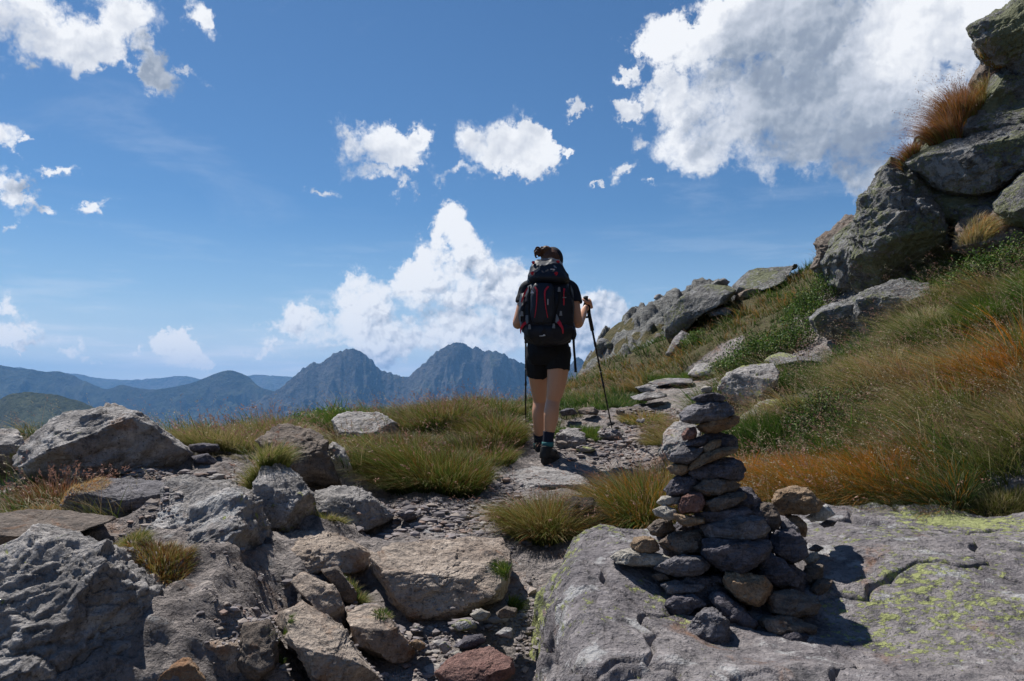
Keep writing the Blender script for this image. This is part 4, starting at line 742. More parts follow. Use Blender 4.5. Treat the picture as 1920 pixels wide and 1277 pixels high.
# ------------------------------------------------------------------ the cairn: every stone on its own
def r1(p): return sub(1200, 720, .188, p)
def r2(p): return sub(1130, 940, .2114, p)
def r3(p): return sub(1380, 900, .2663, p)
CAIRN = [
 (r1([(605,45),(640,22),(700,25),(725,55),(700,85),(620,82)]),3.02,.03,'P',0,'tiny pale pebble on the very top of the cairn'),
 (r1([(510,150),(540,120),(640,95),(760,88),(860,130),(850,165),(700,188),(580,185)]),3.02,.06,'D',.012,'thin dark plate right under the top pebble of the cairn'),
 (r1([(393,305),(480,220),(560,190),(700,178),(850,178),(952,232),(940,300),(780,350),(580,392),(430,375)]),3.02,.105,'E',0,'wide grey disc, third stone from the top of the cairn'),
 (r1([(540,412),(700,372),(880,305),(992,320),(985,385),(880,450),(730,500),(600,470)]),3.03,.09,'O',.015,'rust-streaked stone under the wide grey disc'),
 (r1([(418,500),(470,440),(540,425),(572,480),(560,520),(520,552),(430,565)]),2.98,.045,'R',0,'small reddish lump at the left shoulder of the cairn below the wide disc'),
 (r1([(440,585),(540,535),(630,520),(680,560),(650,610),(560,640),(460,625)]),3.0,.06,'D',.012,'small dark flat stone carrying the reddish lump'),
 (r1([(590,540),(650,495),(800,483),(950,525),(978,600),(960,650),(850,680),(700,660),(610,620)]),3.06,.09,'D',.015,'dark rough stone behind the small tan pebble under the rust-streaked one'),
 (r1([(598,700),(650,605),(750,545),(812,560),(805,620),(700,690)]),2.97,.03,'T',0,'small tan pebble leaning over the long tilted slab'),
 (r1([(283,750),(320,690),(430,625),(560,645),(645,640),(620,700),(540,760),(440,795),(330,792)]),3.0,.08,'E',.012,'split grey stone sticking out left above the tan wedge'),
 (r1([(470,865),(515,780),(620,700),(760,640),(900,618),(990,625),(960,690),(780,745),(610,815),(515,868)]),2.95,.05,'T',.02,'long tan slab tilted up to the right'),
 (r1([(500,880),(600,810),(780,735),(930,730),(1040,785),(1060,860),(965,965),(800,950),(600,968),(525,930)]),3.0,.11,'D',0,'big blackish stone under the long tilted tan slab'),
 (r1([(255,835),(350,790),(480,795),(505,885),(400,908),(320,895)]),3.02,.07,'T',.012,'tan wedge sticking out left above the dark purple stone'),
 (r1([(236,1055),(330,955),(400,900),(520,900),(610,965),(560,1050),(400,1115),(290,1125)]),3.02,.09,'D',.0,'dark purple block at the left side of the cairn, halfway up'),
 (r1([(520,1035),(620,968),(700,925),(850,942),(1005,1000),(940,1075),(800,1095),(660,1110),(560,1075)]),2.97,.09,'N',.015,'brownish layered stone under the big blackish one'),
 (r1([(155,1185),(220,1120),(290,1112),(410,1130),(390,1200),(230,1210)]),3.0,.05,'P',.01,'upper pale flat stone jutting out left of the red lump'),
 (r1([(362,1240),(405,1140),(500,1075),(620,1095),(650,1180),(590,1280),(430,1300)]),2.93,.06,'R',0,'red knobbly lump in the left front of the cairn'),
 (r1([(628,1185),(800,1110),(940,1075),(1045,1085),(1070,1140),(930,1220),(760,1285),(655,1265)]),2.93,.08,'N',.015,'grey-brown flat stone right of the red lump'),
 (r1([(850,1120),(1000,1048),(1110,1110),(1140,1200),(1020,1275),(860,1260)]),3.05,.09,'D',0,'dark stone at the right side behind the grey-brown flat one'),
 (r2([(438,80),(540,30),(650,75),(690,150),(560,160),(470,125)]),2.98,.06,'P',.01,'lower pale flat stone jutting out left of the red lump'),
 (r2([(610,100),(760,130),(900,145),(910,195),(720,218),(660,180)]),2.93,.07,'T',.01,'tan flat stone under the red lump'),
 ([(1300,962),(1333,958),(1398,950),(1420,968),(1400,985),(1312,978)],2.95,.09,'D',.012,'thin dark plate between the grey-brown flat stone and the grey lens below'),
 ([(1318,986),(1345,974),(1400,966),(1432,971),(1442,992),(1428,1010),(1370,1014),(1330,1007)],2.9,.10,'E',.02,'grey lens-shaped stone, upper one of the two large ones in the front'),
 ([(1304,1028),(1325,1011),(1380,1008),(1440,1012),(1446,1025),(1430,1055),(1385,1076),(1350,1069),(1325,1046)],2.87,.11,'D',.02,'largest dark stone in the middle front of the cairn'),
 (r2([(398,235),(480,165),(610,155),(640,260),(520,310),(430,295)]),3.08,.08,'N',.012,'rough brown chunk at the left edge above the round tan stone'),
 (r2([(500,370),(600,285),(740,270),(920,240),(900,440),(700,475),(600,445)]),3.0,.10,'N',.015,'crumbly brown chunk between the round tan stone and the largest dark stone'),
 (r2([(243,390),(290,318),(380,305),(470,345),(510,430),(420,465),(290,445)]),2.98,.06,'T',0,'rounded tan stone lying on the long flat wedge at the left'),
 (r2([(66,490),(150,428),(300,418),(500,465),(620,500),(560,580),(350,572),(130,552)]),3.0,.09,'P',.0,'long flat pale wedge jutting out farthest to the left at the base'),
 (r2([(442,585),(560,528),(700,475),(850,475),(950,560),(890,650),(780,675),(560,645)]),2.9,.09,'E',.012,'rough grey stone below the crumbly brown chunk'),
 (r2([(433,665),(480,628),(560,650),(610,690),(500,705)]),2.92,.04,'N',0,'small chip squeezed under the rough grey stone'),
 (r2([(515,745),(620,688),(780,735),(945,738),(860,805),(700,818),(600,828)]),2.88,.08,'E',.012,'thin grey plate above the black chunk at the lower left'),
 (r2([(530,935),(620,828),(760,805),(900,875),(925,925),(820,960),(700,1060),(590,1010)]),2.82,.07,'D',.0,'black jagged chunk at the lower left of the cairn'),
 ([(1284,1185),(1299,1163),(1320,1140),(1338,1136),(1355,1153),(1370,1190),(1367,1214),(1330,1220),(1292,1210)],2.68,.08,'E',.0,'big smooth grey stone standing at the front foot of the cairn'),
 (r2([(920,755),(965,758),(1100,828),(1277,978),(1410,1100),(1360,1180),(1200,1125),(1030,1005),(945,855)]),2.78,.07,'D',.02,'long dark stone leaning diagonally behind the big smooth grey stone'),
 ([(1352,1086),(1361,1072),(1395,1070),(1432,1081),(1450,1100),(1442,1126),(1420,1137),(1390,1127),(1365,1107)],2.8,.09,'O',.0,'large orange-brown stone under the largest dark stone'),
 (r3([(210,835),(280,783),(420,787),(560,828),(605,882),(550,943),(400,963),(250,932)]),2.78,.10,'N',.0,'oval brown stone at the lower right front'),
 (r3([(136,1000),(240,945),(430,975),(585,1040),(585,1082),(480,1105),(300,1125),(220,1092)]),2.72,.09,'N',.014,'plank-like brown stone under the oval one'),
 (r3([(305,1090),(430,1058),(500,1078),(548,1172),(480,1215),(380,1192)]),2.66,.06,'D',.0,'knobbly dark stone at the very foot of the cairn'),
 (r3([(145,645),(190,560),(240,508),(330,565),(455,690),(425,745),(280,745),(180,705)]),2.88,.10,'D',.02,'dark slab sloping down to the right above the oval brown stone'),
 (r3([(236,400),(300,352),(420,357),(495,440),(505,530),(400,605),(290,545),(240,470)]),2.98,.10,'D',.0,'round purple stone at the right side of the cairn'),
 (r3([(115,185),(170,152),(250,167),(305,240),(300,345),(240,365),(150,265)]),3.08,.08,'N',.0,'brownish grey stone above the round purple one'),
 (r3([(285,255),(360,275),(440,335),(470,415),(400,405),(320,350)]),3.12,.06,'E',.0,'slim grey stone standing between the round purple stone and the tan one'),
 (r3([(325,240),(410,242),(495,310),(510,370),(470,415),(420,330)]),3.18,.06,'T',.0,'tan stone propping up the big pale block on the right'),
 (r3([(252,160),(300,72),(420,50),(500,58),(612,170),(600,212),(500,243),(330,243),(285,220)]),3.2,.10,'T',.0,'big pale tan block on top of the right-hand heap'),
 (r3([(490,262),(560,220),(630,168),(692,240),(620,283),(540,292)]),3.25,.06,'Q',.0,'white quartz lump right of the big pale tan block'),
 (r3([(585,310),(640,278),(712,288),(690,322),(620,337)]),3.3,.05,'D',.0,'small dark flat stone under the white quartz lump'),
 (r3([(498,492),(560,453),(622,480),(570,508)]),3.2,.04,'E',.0,'thin grey flake on the slab right of the round purple stone'),
 (r3([(470,560),(520,512),(572,508),(592,550),(560,585),(500,590)]),3.1,.045,'P',.0,'small cream pebble at the right edge under the grey flake'),
 (r3([(435,700),(490,618),(560,585),(622,598),(605,685),(520,745)]),3.0,.07,'N',.0,'brownish stone at the right edge under the cream pebble'),
 (r3([(495,795),(570,700),(640,688),(684,702),(650,775),(580,838)]),2.95,.07,'N',.0,'dark brown stone at the lower right edge above the loose red pebble'),
 (r3([(708,830),(750,788),(802,800),(792,852),(740,862)]),2.93,.03,'R',.0,'small red pebble lying loose right of the cairn'),
 (r3([(753,915),(800,858),(852,890),(842,932),(780,938)]),2.88,.035,'E',.0,'small purple grey pebble lying loose below the red one'),
 (r3([(575,1210),(640,1225),(665,1290),(590,1290)]),2.62,.04,'Q',.0,'small whitish stone at the foot right of the knobbly dark stone'),
 (r3([(90,900),(240,890),(250,950),(120,960)]),2.86,.06,'D',.0,'dark stone tucked behind the oval brown stone and the long leaning one'),
 (r2([(900,670),(1050,640),(1080,740),(960,730)]),2.9,.07,'D',.0,'dark stone tucked left of the orange-brown one'),
 (r2([(700,660),(900,655),(1000,700),(900,745),(720,720)]),2.95,.08,'E',.0,'thin dark flag inside the base above the thin grey plate'),
 ([(1240,1010),(1300,960),(1340,1000),(1335,1060),(1290,1080),(1250,1050)],3.14,.11,'D',.0,'dark core stone behind the crumbly brown chunk'),
 ([(1340,940),(1400,900),(1440,960),(1450,1040),(1400,1080),(1340,1060)],3.10,.12,'D',.0,'dark core stone behind the two large front stones'),
 ([(1270,860),(1330,830),(1370,880),(1370,950),(1300,960),(1268,920)],3.12,.09,'D',.0,'dark core stone in the upper half of the cairn'),
 ([(1260,1085),(1330,1070),(1370,1120),(1350,1170),(1290,1150)],2.92,.10,'D',.0,'dark core stone low down behind the black chunk'),
 ([(1380,1060),(1470,1040),(1520,1090),(1500,1150),(1420,1150)],3.0,.12,'D',.0,'dark core stone low down behind the oval brown stone'),
]
for k, (pol, d, T, mt, st, lab) in enumerate(CAIRN):
    o = poly_rock('cairn_stone', pol, d, T, mt, 900 + k * 5, 6 if T > .07 else 5, .115, st or .025, 1.0, 10, q0r=(.80, .95), a=0.60, b=0.75, flat=[(0, -.25, .95, .8), (0.1, -1, .1, .85)])
    tag(o, lab, 'stone', 'stones piled up in the cairn')

# small rocks strewn over the hill beyond the crest
_hm = [poly_rock('hill_rock', [(-14,6),(-9,-7),(0,-11),(10,-8),(15,3),(8,10),(-6,11)], 26, .16, 'L' if k % 2 else 'G', 700 + k, 3, .13, 0, 1, 4) for k in range(4)]
_rs2 = np.random.RandomState(8); _hg = hz2.reshape(len(hy), len(hx)); _src = [(o.data, o) for o in _hm]; _n = 0
for k in range(400):
    if _n >= 90: break
    x_, y_ = _rs2.uniform(1.0, 9.0), _rs2.uniform(18, 44); i_ = int(np.searchsorted(hx, x_)); j_ = int(np.searchsorted(hy, y_))
    if abs(x_ / y_ - .155) > .075: continue
    o = _hm[_n] if _n < 4 else _hm[_n % 4].copy()
    if _n >= 4: COL.objects.link(o)
    s_ = _rs2.uniform(.5, 1.9) * (y_ / 30); o.location = (x_, y_, float(_hg[j_, i_]) + .02 * s_); o.rotation_euler = (_rs2.uniform(-.3, .3), _rs2.uniform(-.3, .3), _rs2.uniform(0, 6.28)); o.scale = (s_, s_, s_ * _rs2.uniform(.6, 1))
    tag(o, 'small grey rock strewn over the grassy hill beyond the walking pole', 'rock', 'small rocks strewn over the hill beyond the crest'); _n += 1

# ------------------------------------------------------------------ the hiker
HD = 6.0
def H(px, py, dd=0.0): return np.array(P(px, py, HD + dd)[:])
def tube(points, radii, n=16, cap=True, flat=None):
    """closed tube through points; radii single or (side, depth) with fixed world axes when flat"""
    pts = np.array(points, float); m = len(pts); V_ = []; F_ = []
    t = np.gradient(pts, axis=0); t /= np.linalg.norm(t, axis=1)[:, None] + 1e-9
    ref = np.array([0, 1.0, 0]) if abs(t[0][1]) < 0.8 else np.array([1.0, 0, 0])
    ang = np.linspace(0, 2 * np.pi, n, endpoint=False)
    for k in range(m):
        if flat: u = np.array([1.0, 0, 0]); v = np.array([0, 1.0, 0])
        else:
            u = np.cross(t[k], ref); u /= np.linalg.norm(u); v = np.cross(u, t[k])
        r = radii[k]; ra, rb = (r, r) if np.isscalar(r) else r
        V_.append(pts[k] + np.outer(np.cos(ang) * ra, u) + np.outer(np.sin(ang) * rb, v))
    V_ = np.concatenate(V_)
    i = np.arange(n * (m - 1)).reshape(m - 1, n); j = np.roll(i, -1, 1)
    F_ = np.stack([i.ravel(), j.ravel(), (j + n).ravel(), (i + n).ravel()], 1)
    tri = []
    if cap:
        c0, c1 = len(V_), len(V_) + 1; V_ = np.concatenate([V_, [pts[0]], [pts[-1]]])
        for q in range(n):
            tri.append((c0, (q + 1) % n, q)); tri.append((c1, (m - 1) * n + q, (m - 1) * n + (q + 1) % n))
    return V_, F_, np.array(tri, int).reshape(-1, 3)
def resamp(points, radii, k=6):
    """smooth (Catmull-Rom) refinement of a chain of points and radii"""
    p = np.array(points, float); r = np.array([(a, a) if np.isscalar(a) else a for a in radii], float)
    q = np.concatenate([p, r], 1); q = np.concatenate([[2 * q[0] - q[1]], q, [2 * q[-1] - q[-2]]])
    out = []
    for i in range(1, len(q) - 2):
        for s in np.arange(k) / k:
            a, b, c, d = q[i - 1:i + 3]
            out.append(0.5 * ((2 * b) + (-a + c) * s + (2 * a - 5 * b + 4 * c - d) * s * s + (-a + 3 * b - 3 * c + d) * s ** 3))
    out.append(q[-2]); out = np.array(out)
    return out[:, :3], [tuple(np.maximum(x, 0.002)) for x in out[:, 3:]]
def ball(c, rx, ry, rz, n=3):
    v, f = ico(n); return v * np.array([rx, ry, rz]) + np.array(c), np.zeros((0, 4), int), f
def join(parts):
    V_, Q, T_ = [], [], []; o = 0
    for v, q, t in parts:
        V_.append(v); Q.append(np.asarray(q).reshape(-1, 4) + o); T_.append(np.asarray(t).reshape(-1, 3) + o); o += len(v)
    return np.concatenate(V_), np.concatenate(Q), np.concatenate(T_)
def fuse(name, parts, voxel, smooth=4, mat=None, noise=0.0, nsc=6):
    """several closed pieces melted into one continuous surface"""
    v, q, t = join(parts)
    me = mesh_np(name, v, [q, t], None)
    o = bpy.data.objects.new(name + '_tmp', me); COL.objects.link(o)
    md = o.modifiers.new('r', 'REMESH'); md.mode = 'VOXEL'; md.voxel_size = voxel
    if smooth:
        ms = o.modifiers.new('s', 'SMOOTH'); ms.iterations = smooth; ms.factor = 0.5
    dg = bpy.context.evaluated_depsgraph_get(); ev = o.evaluated_get(dg)
    m2 = bpy.data.meshes.new_from_object(ev); bpy.data.objects.remove(o)
    m2.name = name
    if noise:
        co = np.empty(len(m2.vertices) * 3, np.float32); m2.vertices.foreach_get('co', co); co = co.reshape(-1, 3)
        nn = np.empty(len(m2.vertices) * 3, np.float32); m2.vertices.foreach_get('normal', nn); nn = nn.reshape(-1, 3)
        co = co + nn * (ridged(co * nsc * np.array([1, 1, .6]), 3)[:, None] - .4) * noise
        m2.vertices.foreach_set('co', co.astype(np.float32).ravel())
    m2.polygons.foreach_set('use_smooth', np.full(len(m2.polygons), True)); m2.materials.clear(); m2.materials.append(mat)
    m2.update(); return m2
def simple(name, parts, mat, parent, smooth=True, org=None):
    v, q, t = join(parts); return link(name, mesh_np(name, v - org, [q, t], mat, smooth), parent)
SKIN = plain('skin', (0.50, 0.265, 0.165), 0.45, bump=0.0006, sc=120, var=0.10)
SKIN.node_tree.nodes['Principled BSDF'].inputs['Subsurface Weight'].default_value = 0.08
SKIN.node_tree.nodes['Principled BSDF'].inputs['Subsurface Radius'].default_value = (0.02, 0.008, 0.004)
HAIR = plain('hair', (0.085, 0.038, 0.020), 0.5, bump=0.004, sc=90, var=0.5)
BLACK = plain('black_fabric', (0.010, 0.010, 0.012), 0.9, bump=0.0015, sc=70)
SHIRT = plain('dark_shirt', (0.014, 0.016, 0.024), 0.85, bump=0.001, sc=60)
NAVY = plain('navy_pack_fabric', (0.008, 0.010, 0.018), 0.55, bump=0.0012, sc=120)
NAVY2 = plain('navy_pack_fabric_light', (0.012, 0.016, 0.028), 0.5, bump=0.0015, sc=90)
GREYF = plain('grey_pack_fabric', (0.13, 0.15, 0.185), 0.6, bump=0.0015, sc=90)
RED = plain('red_webbing', (0.42, 0.015, 0.035), 0.5)
BUCK = plain('grey_buckle', (0.16, 0.17, 0.19), 0.4)
BOOT = plain('boot_leather', (0.020, 0.020, 0.020), 0.6, bump=0.002, sc=60)
SOLE = plain('boot_sole', (0.035, 0.033, 0.030), 0.9, bump=0.003, sc=80)
TEAL = plain('teal_sock_band', (0.03, 0.13, 0.14), 0.8)
SOCK = plain('navy_sock', (0.012, 0.014, 0.028), 0.9, bump=0.0015, sc=150)
METAL = plain('black_pole', (0.018, 0.018, 0.02), 0.3, 0.3)
PALE = plain('pale_print', (0.55, 0.57, 0.60), 0.6)
STEEL = plain('steel_tip', (0.4, 0.4, 0.4), 0.35, 1.0)
ORG = np.array([H(1030, 868)[0], HD, H(1030, 868)[2]])

# joints
legR = resamp([H(1047,650,-.02),H(1046,690,-.03),H(1044,715,-.03),H(1041,735,-.02),H(1037,752,0),H(1034,772,-.03),H(1032.5,790,-.02),H(1030,808,0),H(1027,828,0),H(1026,850,0)],
              [(.085,.090),(.083,.088),(.075,.080),(.064,.070),(.054,.058),(.058,.062),(.053,.055),(.043,.044),(.034,.036),(.034,.036)])
legL = resamp([H(1010,650,.06),H(1009,690,.13),H(1009.5,715,.2),H(1011,735,.26),H(1012,752,.31),H(1010.5,772,.30),H(1010.5,790,.31),H(1010.5,808,.34),H(1011,828,.38),H(1011,845,.38)],
              [(.085,.090),(.081,.086),(.073,.078),(.062,.068),(.054,.058),(.055,.060),(.049,.052),(.041,.042),(.035,.036),(.035,.036)])
sh = np.array([0, 0.03, 0])
torso = resamp([H(1028,680,.04),H(1028,668,0),H(1028,648,0),H(1029,622,.02),H(1030,595,.03),H(1030,565,.02),H(1030,541,.02),H(1030,525,.03),H(1031,515,.035)],
               [(.07,.04),(.150,.105),(.158,.115),(.130,.095),(.132,.10),(.150,.11),(.165,.10),(.12,.075),(.055,.055)])
neck = resamp([H(1030,528,.03),H(1031,515,.04),H(1033,500,.05)], [.058,.052,.052])
armR = resamp([H(1060,534,.03),H(1071,541,.03),H(1075,560,.01),H(1079,585,-.02),H(1083,606,-.03),H(1087,600,.05),H(1092,590,.13),H(1096,581,.185),H(1100,576,.205)],
              [.05,.050,.046,.043,.040,.038,.033,.026,.026], 7)
armL = resamp([H(1000,534,.03),H(988,541,.03),H(983,560,.02),H(977,585,0),H(971,607,.0),H(974,600,.09),H(980,592,.17),H(985,588,.22),H(986,586,.25)],
              [.05,.050,.046,.044,.042,.038,.033,.027,.026], 7)
HC = H(1034, 491, .055)
body = [tube(*legR), tube(*legL), tube(torso[0], torso[1], 24, flat=True), tube(*neck), tube(*armR), tube(*armL)]
# head: cranium, jaw, cheeks, brow, nose, lips, ears; she looks ahead along the path
body += [ball(HC, .073, .092, .098), ball(HC + (0, .035, -.05), .056, .055, .055), ball(HC + (0, .062, -.075), .030, .030, .028), ball(HC + (0, .088, -.018), .011, .018, .026), ball(HC + (0, .101, -.030), .013, .013, .011),
         ball(HC + (.028, .070, -.025), .022, .020, .022), ball(HC + (-.028, .070, -.025), .022, .020, .022), ball(HC + (0, .078, .018), .045, .016, .010),
         ball(HC + (0, .088, -.052), .021, .010, .006), ball(HC + (0, .086, -.062), .018, .011, .007), ball(HC + (.074, .0, -.012), .009, .018, .030), ball(HC + (-.074, .0, -.012), .009, .018, .030)]
# hands closed round the pole grips: palm, four bent fingers of unequal length, thumb from the side of the palm
def hand(c, ax, side, palm_dir):
    ax = ax / np.linalg.norm(ax); o = np.array(palm_dir, float); o -= ax * (o @ ax); o /= np.linalg.norm(o); p = np.cross(ax, o) * side
    R0 = 0.022; out = []
    out.append(tube(*resamp([c + o * .034 - ax * .034 - p * .006, c + o * .030 - p * .004, c + o * .030 + ax * .038 - p * .002], [(.014, .026), (.016, .030), (.013, .026)], 4)))
    for k, (h, ln, rf) in enumerate([(.034, 2.9, .0092), (.012, 3.2, .0096), (-.010, 3.0, .0092), (-.031, 2.5, .0080)]):
        pts = []
        for s in np.linspace(0, ln, 8):
            pts.append(c + ax * h + (o * math.cos(s) + p * math.sin(s)) * (R0 + .006 - .002 * s) - ax * .002 * s)
        out.append(tube(pts, [rf * (1.08 if i in (2, 5) else 1 - .03 * i) for i in range(8)], 10))
    out.append(tube(*resamp([c + o * .026 + ax * .010 - p * .018, c + o * .008 + ax * .034 - p * .030, c - o * .014 + ax * .048 - p * .022, c - o * .026 + ax * .052 - p * .002], [.013, .0115, .010, .0075], 4)))
    return out
poleR_top = H(1098, 556, .235); poleR_tip_xy = P(1148, 806, 6.72); poleR_tip = np.array([poleR_tip_xy[0], 6.72, poleR_tip_xy[2]])
poleL_top = H(986, 572, .30); t_ = P(985.5, 803, 6.75); poleL_tip = np.array(t_[:])
gripR = poleR_top + (poleR_tip - poleR_top) * .055; gripL = poleL_top + (poleL_tip - poleL_top) * .055
body += hand(gripR, poleR_top - poleR_tip, 1, (.85, -.5, 0)); body += hand(gripL, poleL_top - poleL_tip, -1, (-.85, -.5, 0))
body = [(v - ORG, q, t) for v, q, t in body]
person = link('person', fuse('person', body, .0052, 3, SKIN), loc=ORG)
tag(person, 'hiker in black shorts seen from behind, walking up the path with two poles', 'person')
def rel(parts): return [(v - ORG, q, t) for v, q, t in parts]
shorts = [tube(*resamp([H(1028,628,.01),H(1028,650,0),H(1028.5,668,0),H(1028,684,.04)], [(.150,.115),(.166,.128),(.172,.135),(.150,.12)], 5), 24, flat=True),
          tube(*resamp([H(1048,650,-.01),H(1047,675,-.02),H(1046.5,695,-.03)], [(.095,.105),(.097,.108),(.094,.102)], 4), 20),
          tube(*resamp([H(1009,650,.05),H(1009,678,.09),H(1009,701,.14)], [(.095,.105),(.097,.110),(.094,.105)], 4), 20)]
so_ = link('shorts', fuse('shorts', rel(shorts), .006, 3, BLACK, .010, 9), person)
shirt = [tube(*resamp([H(1028,640,.01),H(1029,622,.02),H(1030,595,.03),H(1030,565,.02),H(1030,541,.025),H(1031,523,.035),H(1031,517,.04)], [(.150,.115),(.142,.107),(.145,.11),(.160,.12),(.172,.11),(.115,.08),(.062,.062)], 5), 24, flat=True),
         tube(*resamp([H(1058,534,.03),H(1071,541,.03),H(1075.5,556,.015),H(1077.5,569,.0)], [.056,.059,.058,.060], 5)),
         tube(*resamp([H(1002,534,.03),H(988,541,.03),H(983,556,.02),H(980,569,.01)], [.056,.059,.058,.060], 5))]
link('shirt', fuse('shirt', rel(shirt), .006, 3, SHIRT, .009, 9), person)
# hair with a tousled bun, and a dark cap
rs = np.random.RandomState(4)
hair = [ball(HC + (-.004, -.012, .012), .080, .095, .098)]
hl = []
for k in range(26):
    c = HC + np.array([-.052 + rs.normal() * .022, -.045 + rs.normal() * .014, .076 + rs.normal() * .010])
    a0 = rs.uniform(0, 6.28); rr_ = rs.uniform(.012, .024)
    pts = [c + rr_ * np.array([math.cos(a0 + s) * 1.2, .5 * math.sin(2 * s + a0), math.sin(a0 + s) * .8]) for s in np.linspace(0, 4.2, 9)]
    hl.append(tube(pts, [.004 + .005 * math.sin(math.pi * i / 8) for i in range(9)], 8))
for k in range(18):
    c = HC + np.array([-.105 + rs.normal() * .014, -.045 + rs.normal() * .014, .062 + rs.normal() * .012])
    a0 = rs.uniform(0, 6.28); rr_ = rs.uniform(.010, .022)
    pts = [c + rr_ * np.array([math.cos(a0 + s), .5 * math.sin(2 * s + a0), math.sin(a0 + s)]) for s in np.linspace(0, 4.2, 9)]
    hl.append(tube(pts, [.003 + .004 * math.sin(math.pi * i / 8) for i in range(9)], 8))
hv_, hq_, ht_ = join(hair + hl + [ball(HC + (-.045, -.05, .085), .045, .032, .032), ball(HC + (-.100, -.045, .062), .024, .022, .022)])
link('hair', fuse('hair', rel([(hv_, hq_, ht_)]), .0045, 1, HAIR, .006, 30), person)
capv, _, capf = ball(HC + (.010, .012, .020), .083, .100, .100, 4)
m_ = (capv - (HC + (.0, .0, .0))) @ np.array([.66, -.10, .74]) > .034
keep = m_[capf].all(1); 
capo = [(capv, np.zeros((0, 4), int), capf[keep])]
brim = []
for k in range(11):
    s = (k - 5) / 5; brim.append(HC + np.array([.078 * s + .004, .075 + .075 * (1 - s * s), .050 - .012 * (1 - s * s)]))
bv = np.array(brim + [HC + np.array([.078 * (k - 5) / 5 + .004, .085 * math.sqrt(1 - ((k - 5) / 5.6) ** 2), .058]) for k in range(11)])
bf = np.array([(k, k + 1, 12 + k, 11 + k) for k in range(10)])
cap = simple('cap', rel(capo + [(bv, bf, np.zeros((0, 3), int))]), SHIRT, person, org=np.zeros(3))
sd = cap.modifiers.new('thick', 'SOLIDIFY'); sd.thickness = .004
EYEW = plain('eye_white', (.7, .68, .65), .3, var=.02); IRIS = plain('eye_iris', (.05, .03, .02), .2, var=.1)
for s in (-1, 1):
    e_ = simple('eye', rel([ball(HC + (s * .030, .078, .000), .0125, .0125, .0095)]), EYEW, person, org=np.zeros(3))
    simple('iris', rel([ball(HC + (s * .030, .0865, .000), .0055, .0050, .0055)]), IRIS, e_, org=np.zeros(3))
    simple('eyebrow', rel([tube([HC + (s * .014, .092, .018), HC + (s * .030, .092, .023), HC + (s * .044, .082, .017)], [.003, .0035, .002], 6)]), HAIR, person, org=np.zeros(3))
# socks and boots
def boot(ank, knee_top, sole_z, d, heel):
    """ank: centre of the ankle, d: unit direction of the toes"""
    d = np.array([d[0], d[1], 0.0]); d /= np.linalg.norm(d); u = np.array([d[1], -d[0], 0])
    hz_ = ank[2] - sole_z
    up = np.array([0, 0, 1.0]); base = np.array([ank[0], ank[1], sole_z])
    P_ = lambda f, h: base + d * f + up * h
    upper = [tube(*resamp([P_(-.01, hz_), P_(-.012, hz_ * .8), P_(-.008, .09), P_(0, .055)], [(.047, .050), (.045, .050), (.043, .052), (.040, .055)], 4), 18),
             tube(*resamp([P_(-.062, .045), P_(-.03, .055), P_(.03, .062), P_(.08, .052), P_(.13, .042), P_(.175, .036)], [(.030, .030), (.040, .042), (.042, .040), (.046, .034), (.045, .028), (.026, .018)], 4), 18),
             tube(*resamp([P_(-.055, .03), P_(-.05, .07), P_(-.042, .12)], [.034, .034, .028], 3))]
    sole = [tube(*resamp([P_(-.082, .016), P_(-.05, .016), P_(.03, .016), P_(.10, .016), P_(.16, .019), P_(.195, .026)], [(.024, .014), (.040, .017), (.037, .016), (.050, .016), (.044, .015), (.016, .010)], 4), 18)]
    b = link('boot', fuse('boot', rel(upper), .005, 2, BOOT, .004, 20), person)
    link('sole', fuse('sole', rel(sole), .005, 1, SOLE), b)
    lace = []
    for k in range(5):
        f, h = .012 + .022 * k, hz_ * .82 - .022 * k * (1.25 if hz_ > .12 else .8)
        c = P_(f * .9 + .035 - .006 * k, max(h, .07)); lace.append(tube([c - u * .03, c + d * .008, c + u * .03], [.0028] * 3, 6))
    lace.append(tube(*resamp([P_(.045, hz_ * .75), P_(.075, hz_ * .7) + u * .03, P_(.085, hz_ * .5) + u * .035, P_(.06, hz_ * .45) + u * .02], [.0025] * 4, 4), 6))
    v, q, t = join(rel(lace)); link('lace', mesh_np('lace', v, [q, t], BLACK), b)
    return b
solR = P(1026, 866, 6.0)[2]; solL = P(1011, 857, 6.38)[2]
ankR = H(1026, 838, 0); ankL = H(1011, 838, .38)
boot(ankR, None, solR, (.50, .86), 0); boot(ankL, None, solL, (.12, 1), 0)
for (a, b_, dd) in (((1029.5, 809), (1026, 842), 0), ((1010.5, 812), (1011, 844), .36)):
    top = H(*a, dd); bot = H(*b_, dd)
    s_ = link('sock', fuse('sock', rel([tube(*resamp([top, top * .5 + bot * .5, bot], [.0455, .0415, .0400], 4), 18)]), .004, 1, SOCK), person)
    c = top * .32 + bot * .68
    link('sock_band', mesh_np('sock_band', *(lambda w_: (w_[0], [w_[1], w_[2]]))(join(rel([tube([c + (0, 0, .012), c, c - (0, 0, .022)], [.0450, .0460, .0475], 18)]))), TEAL), s_)

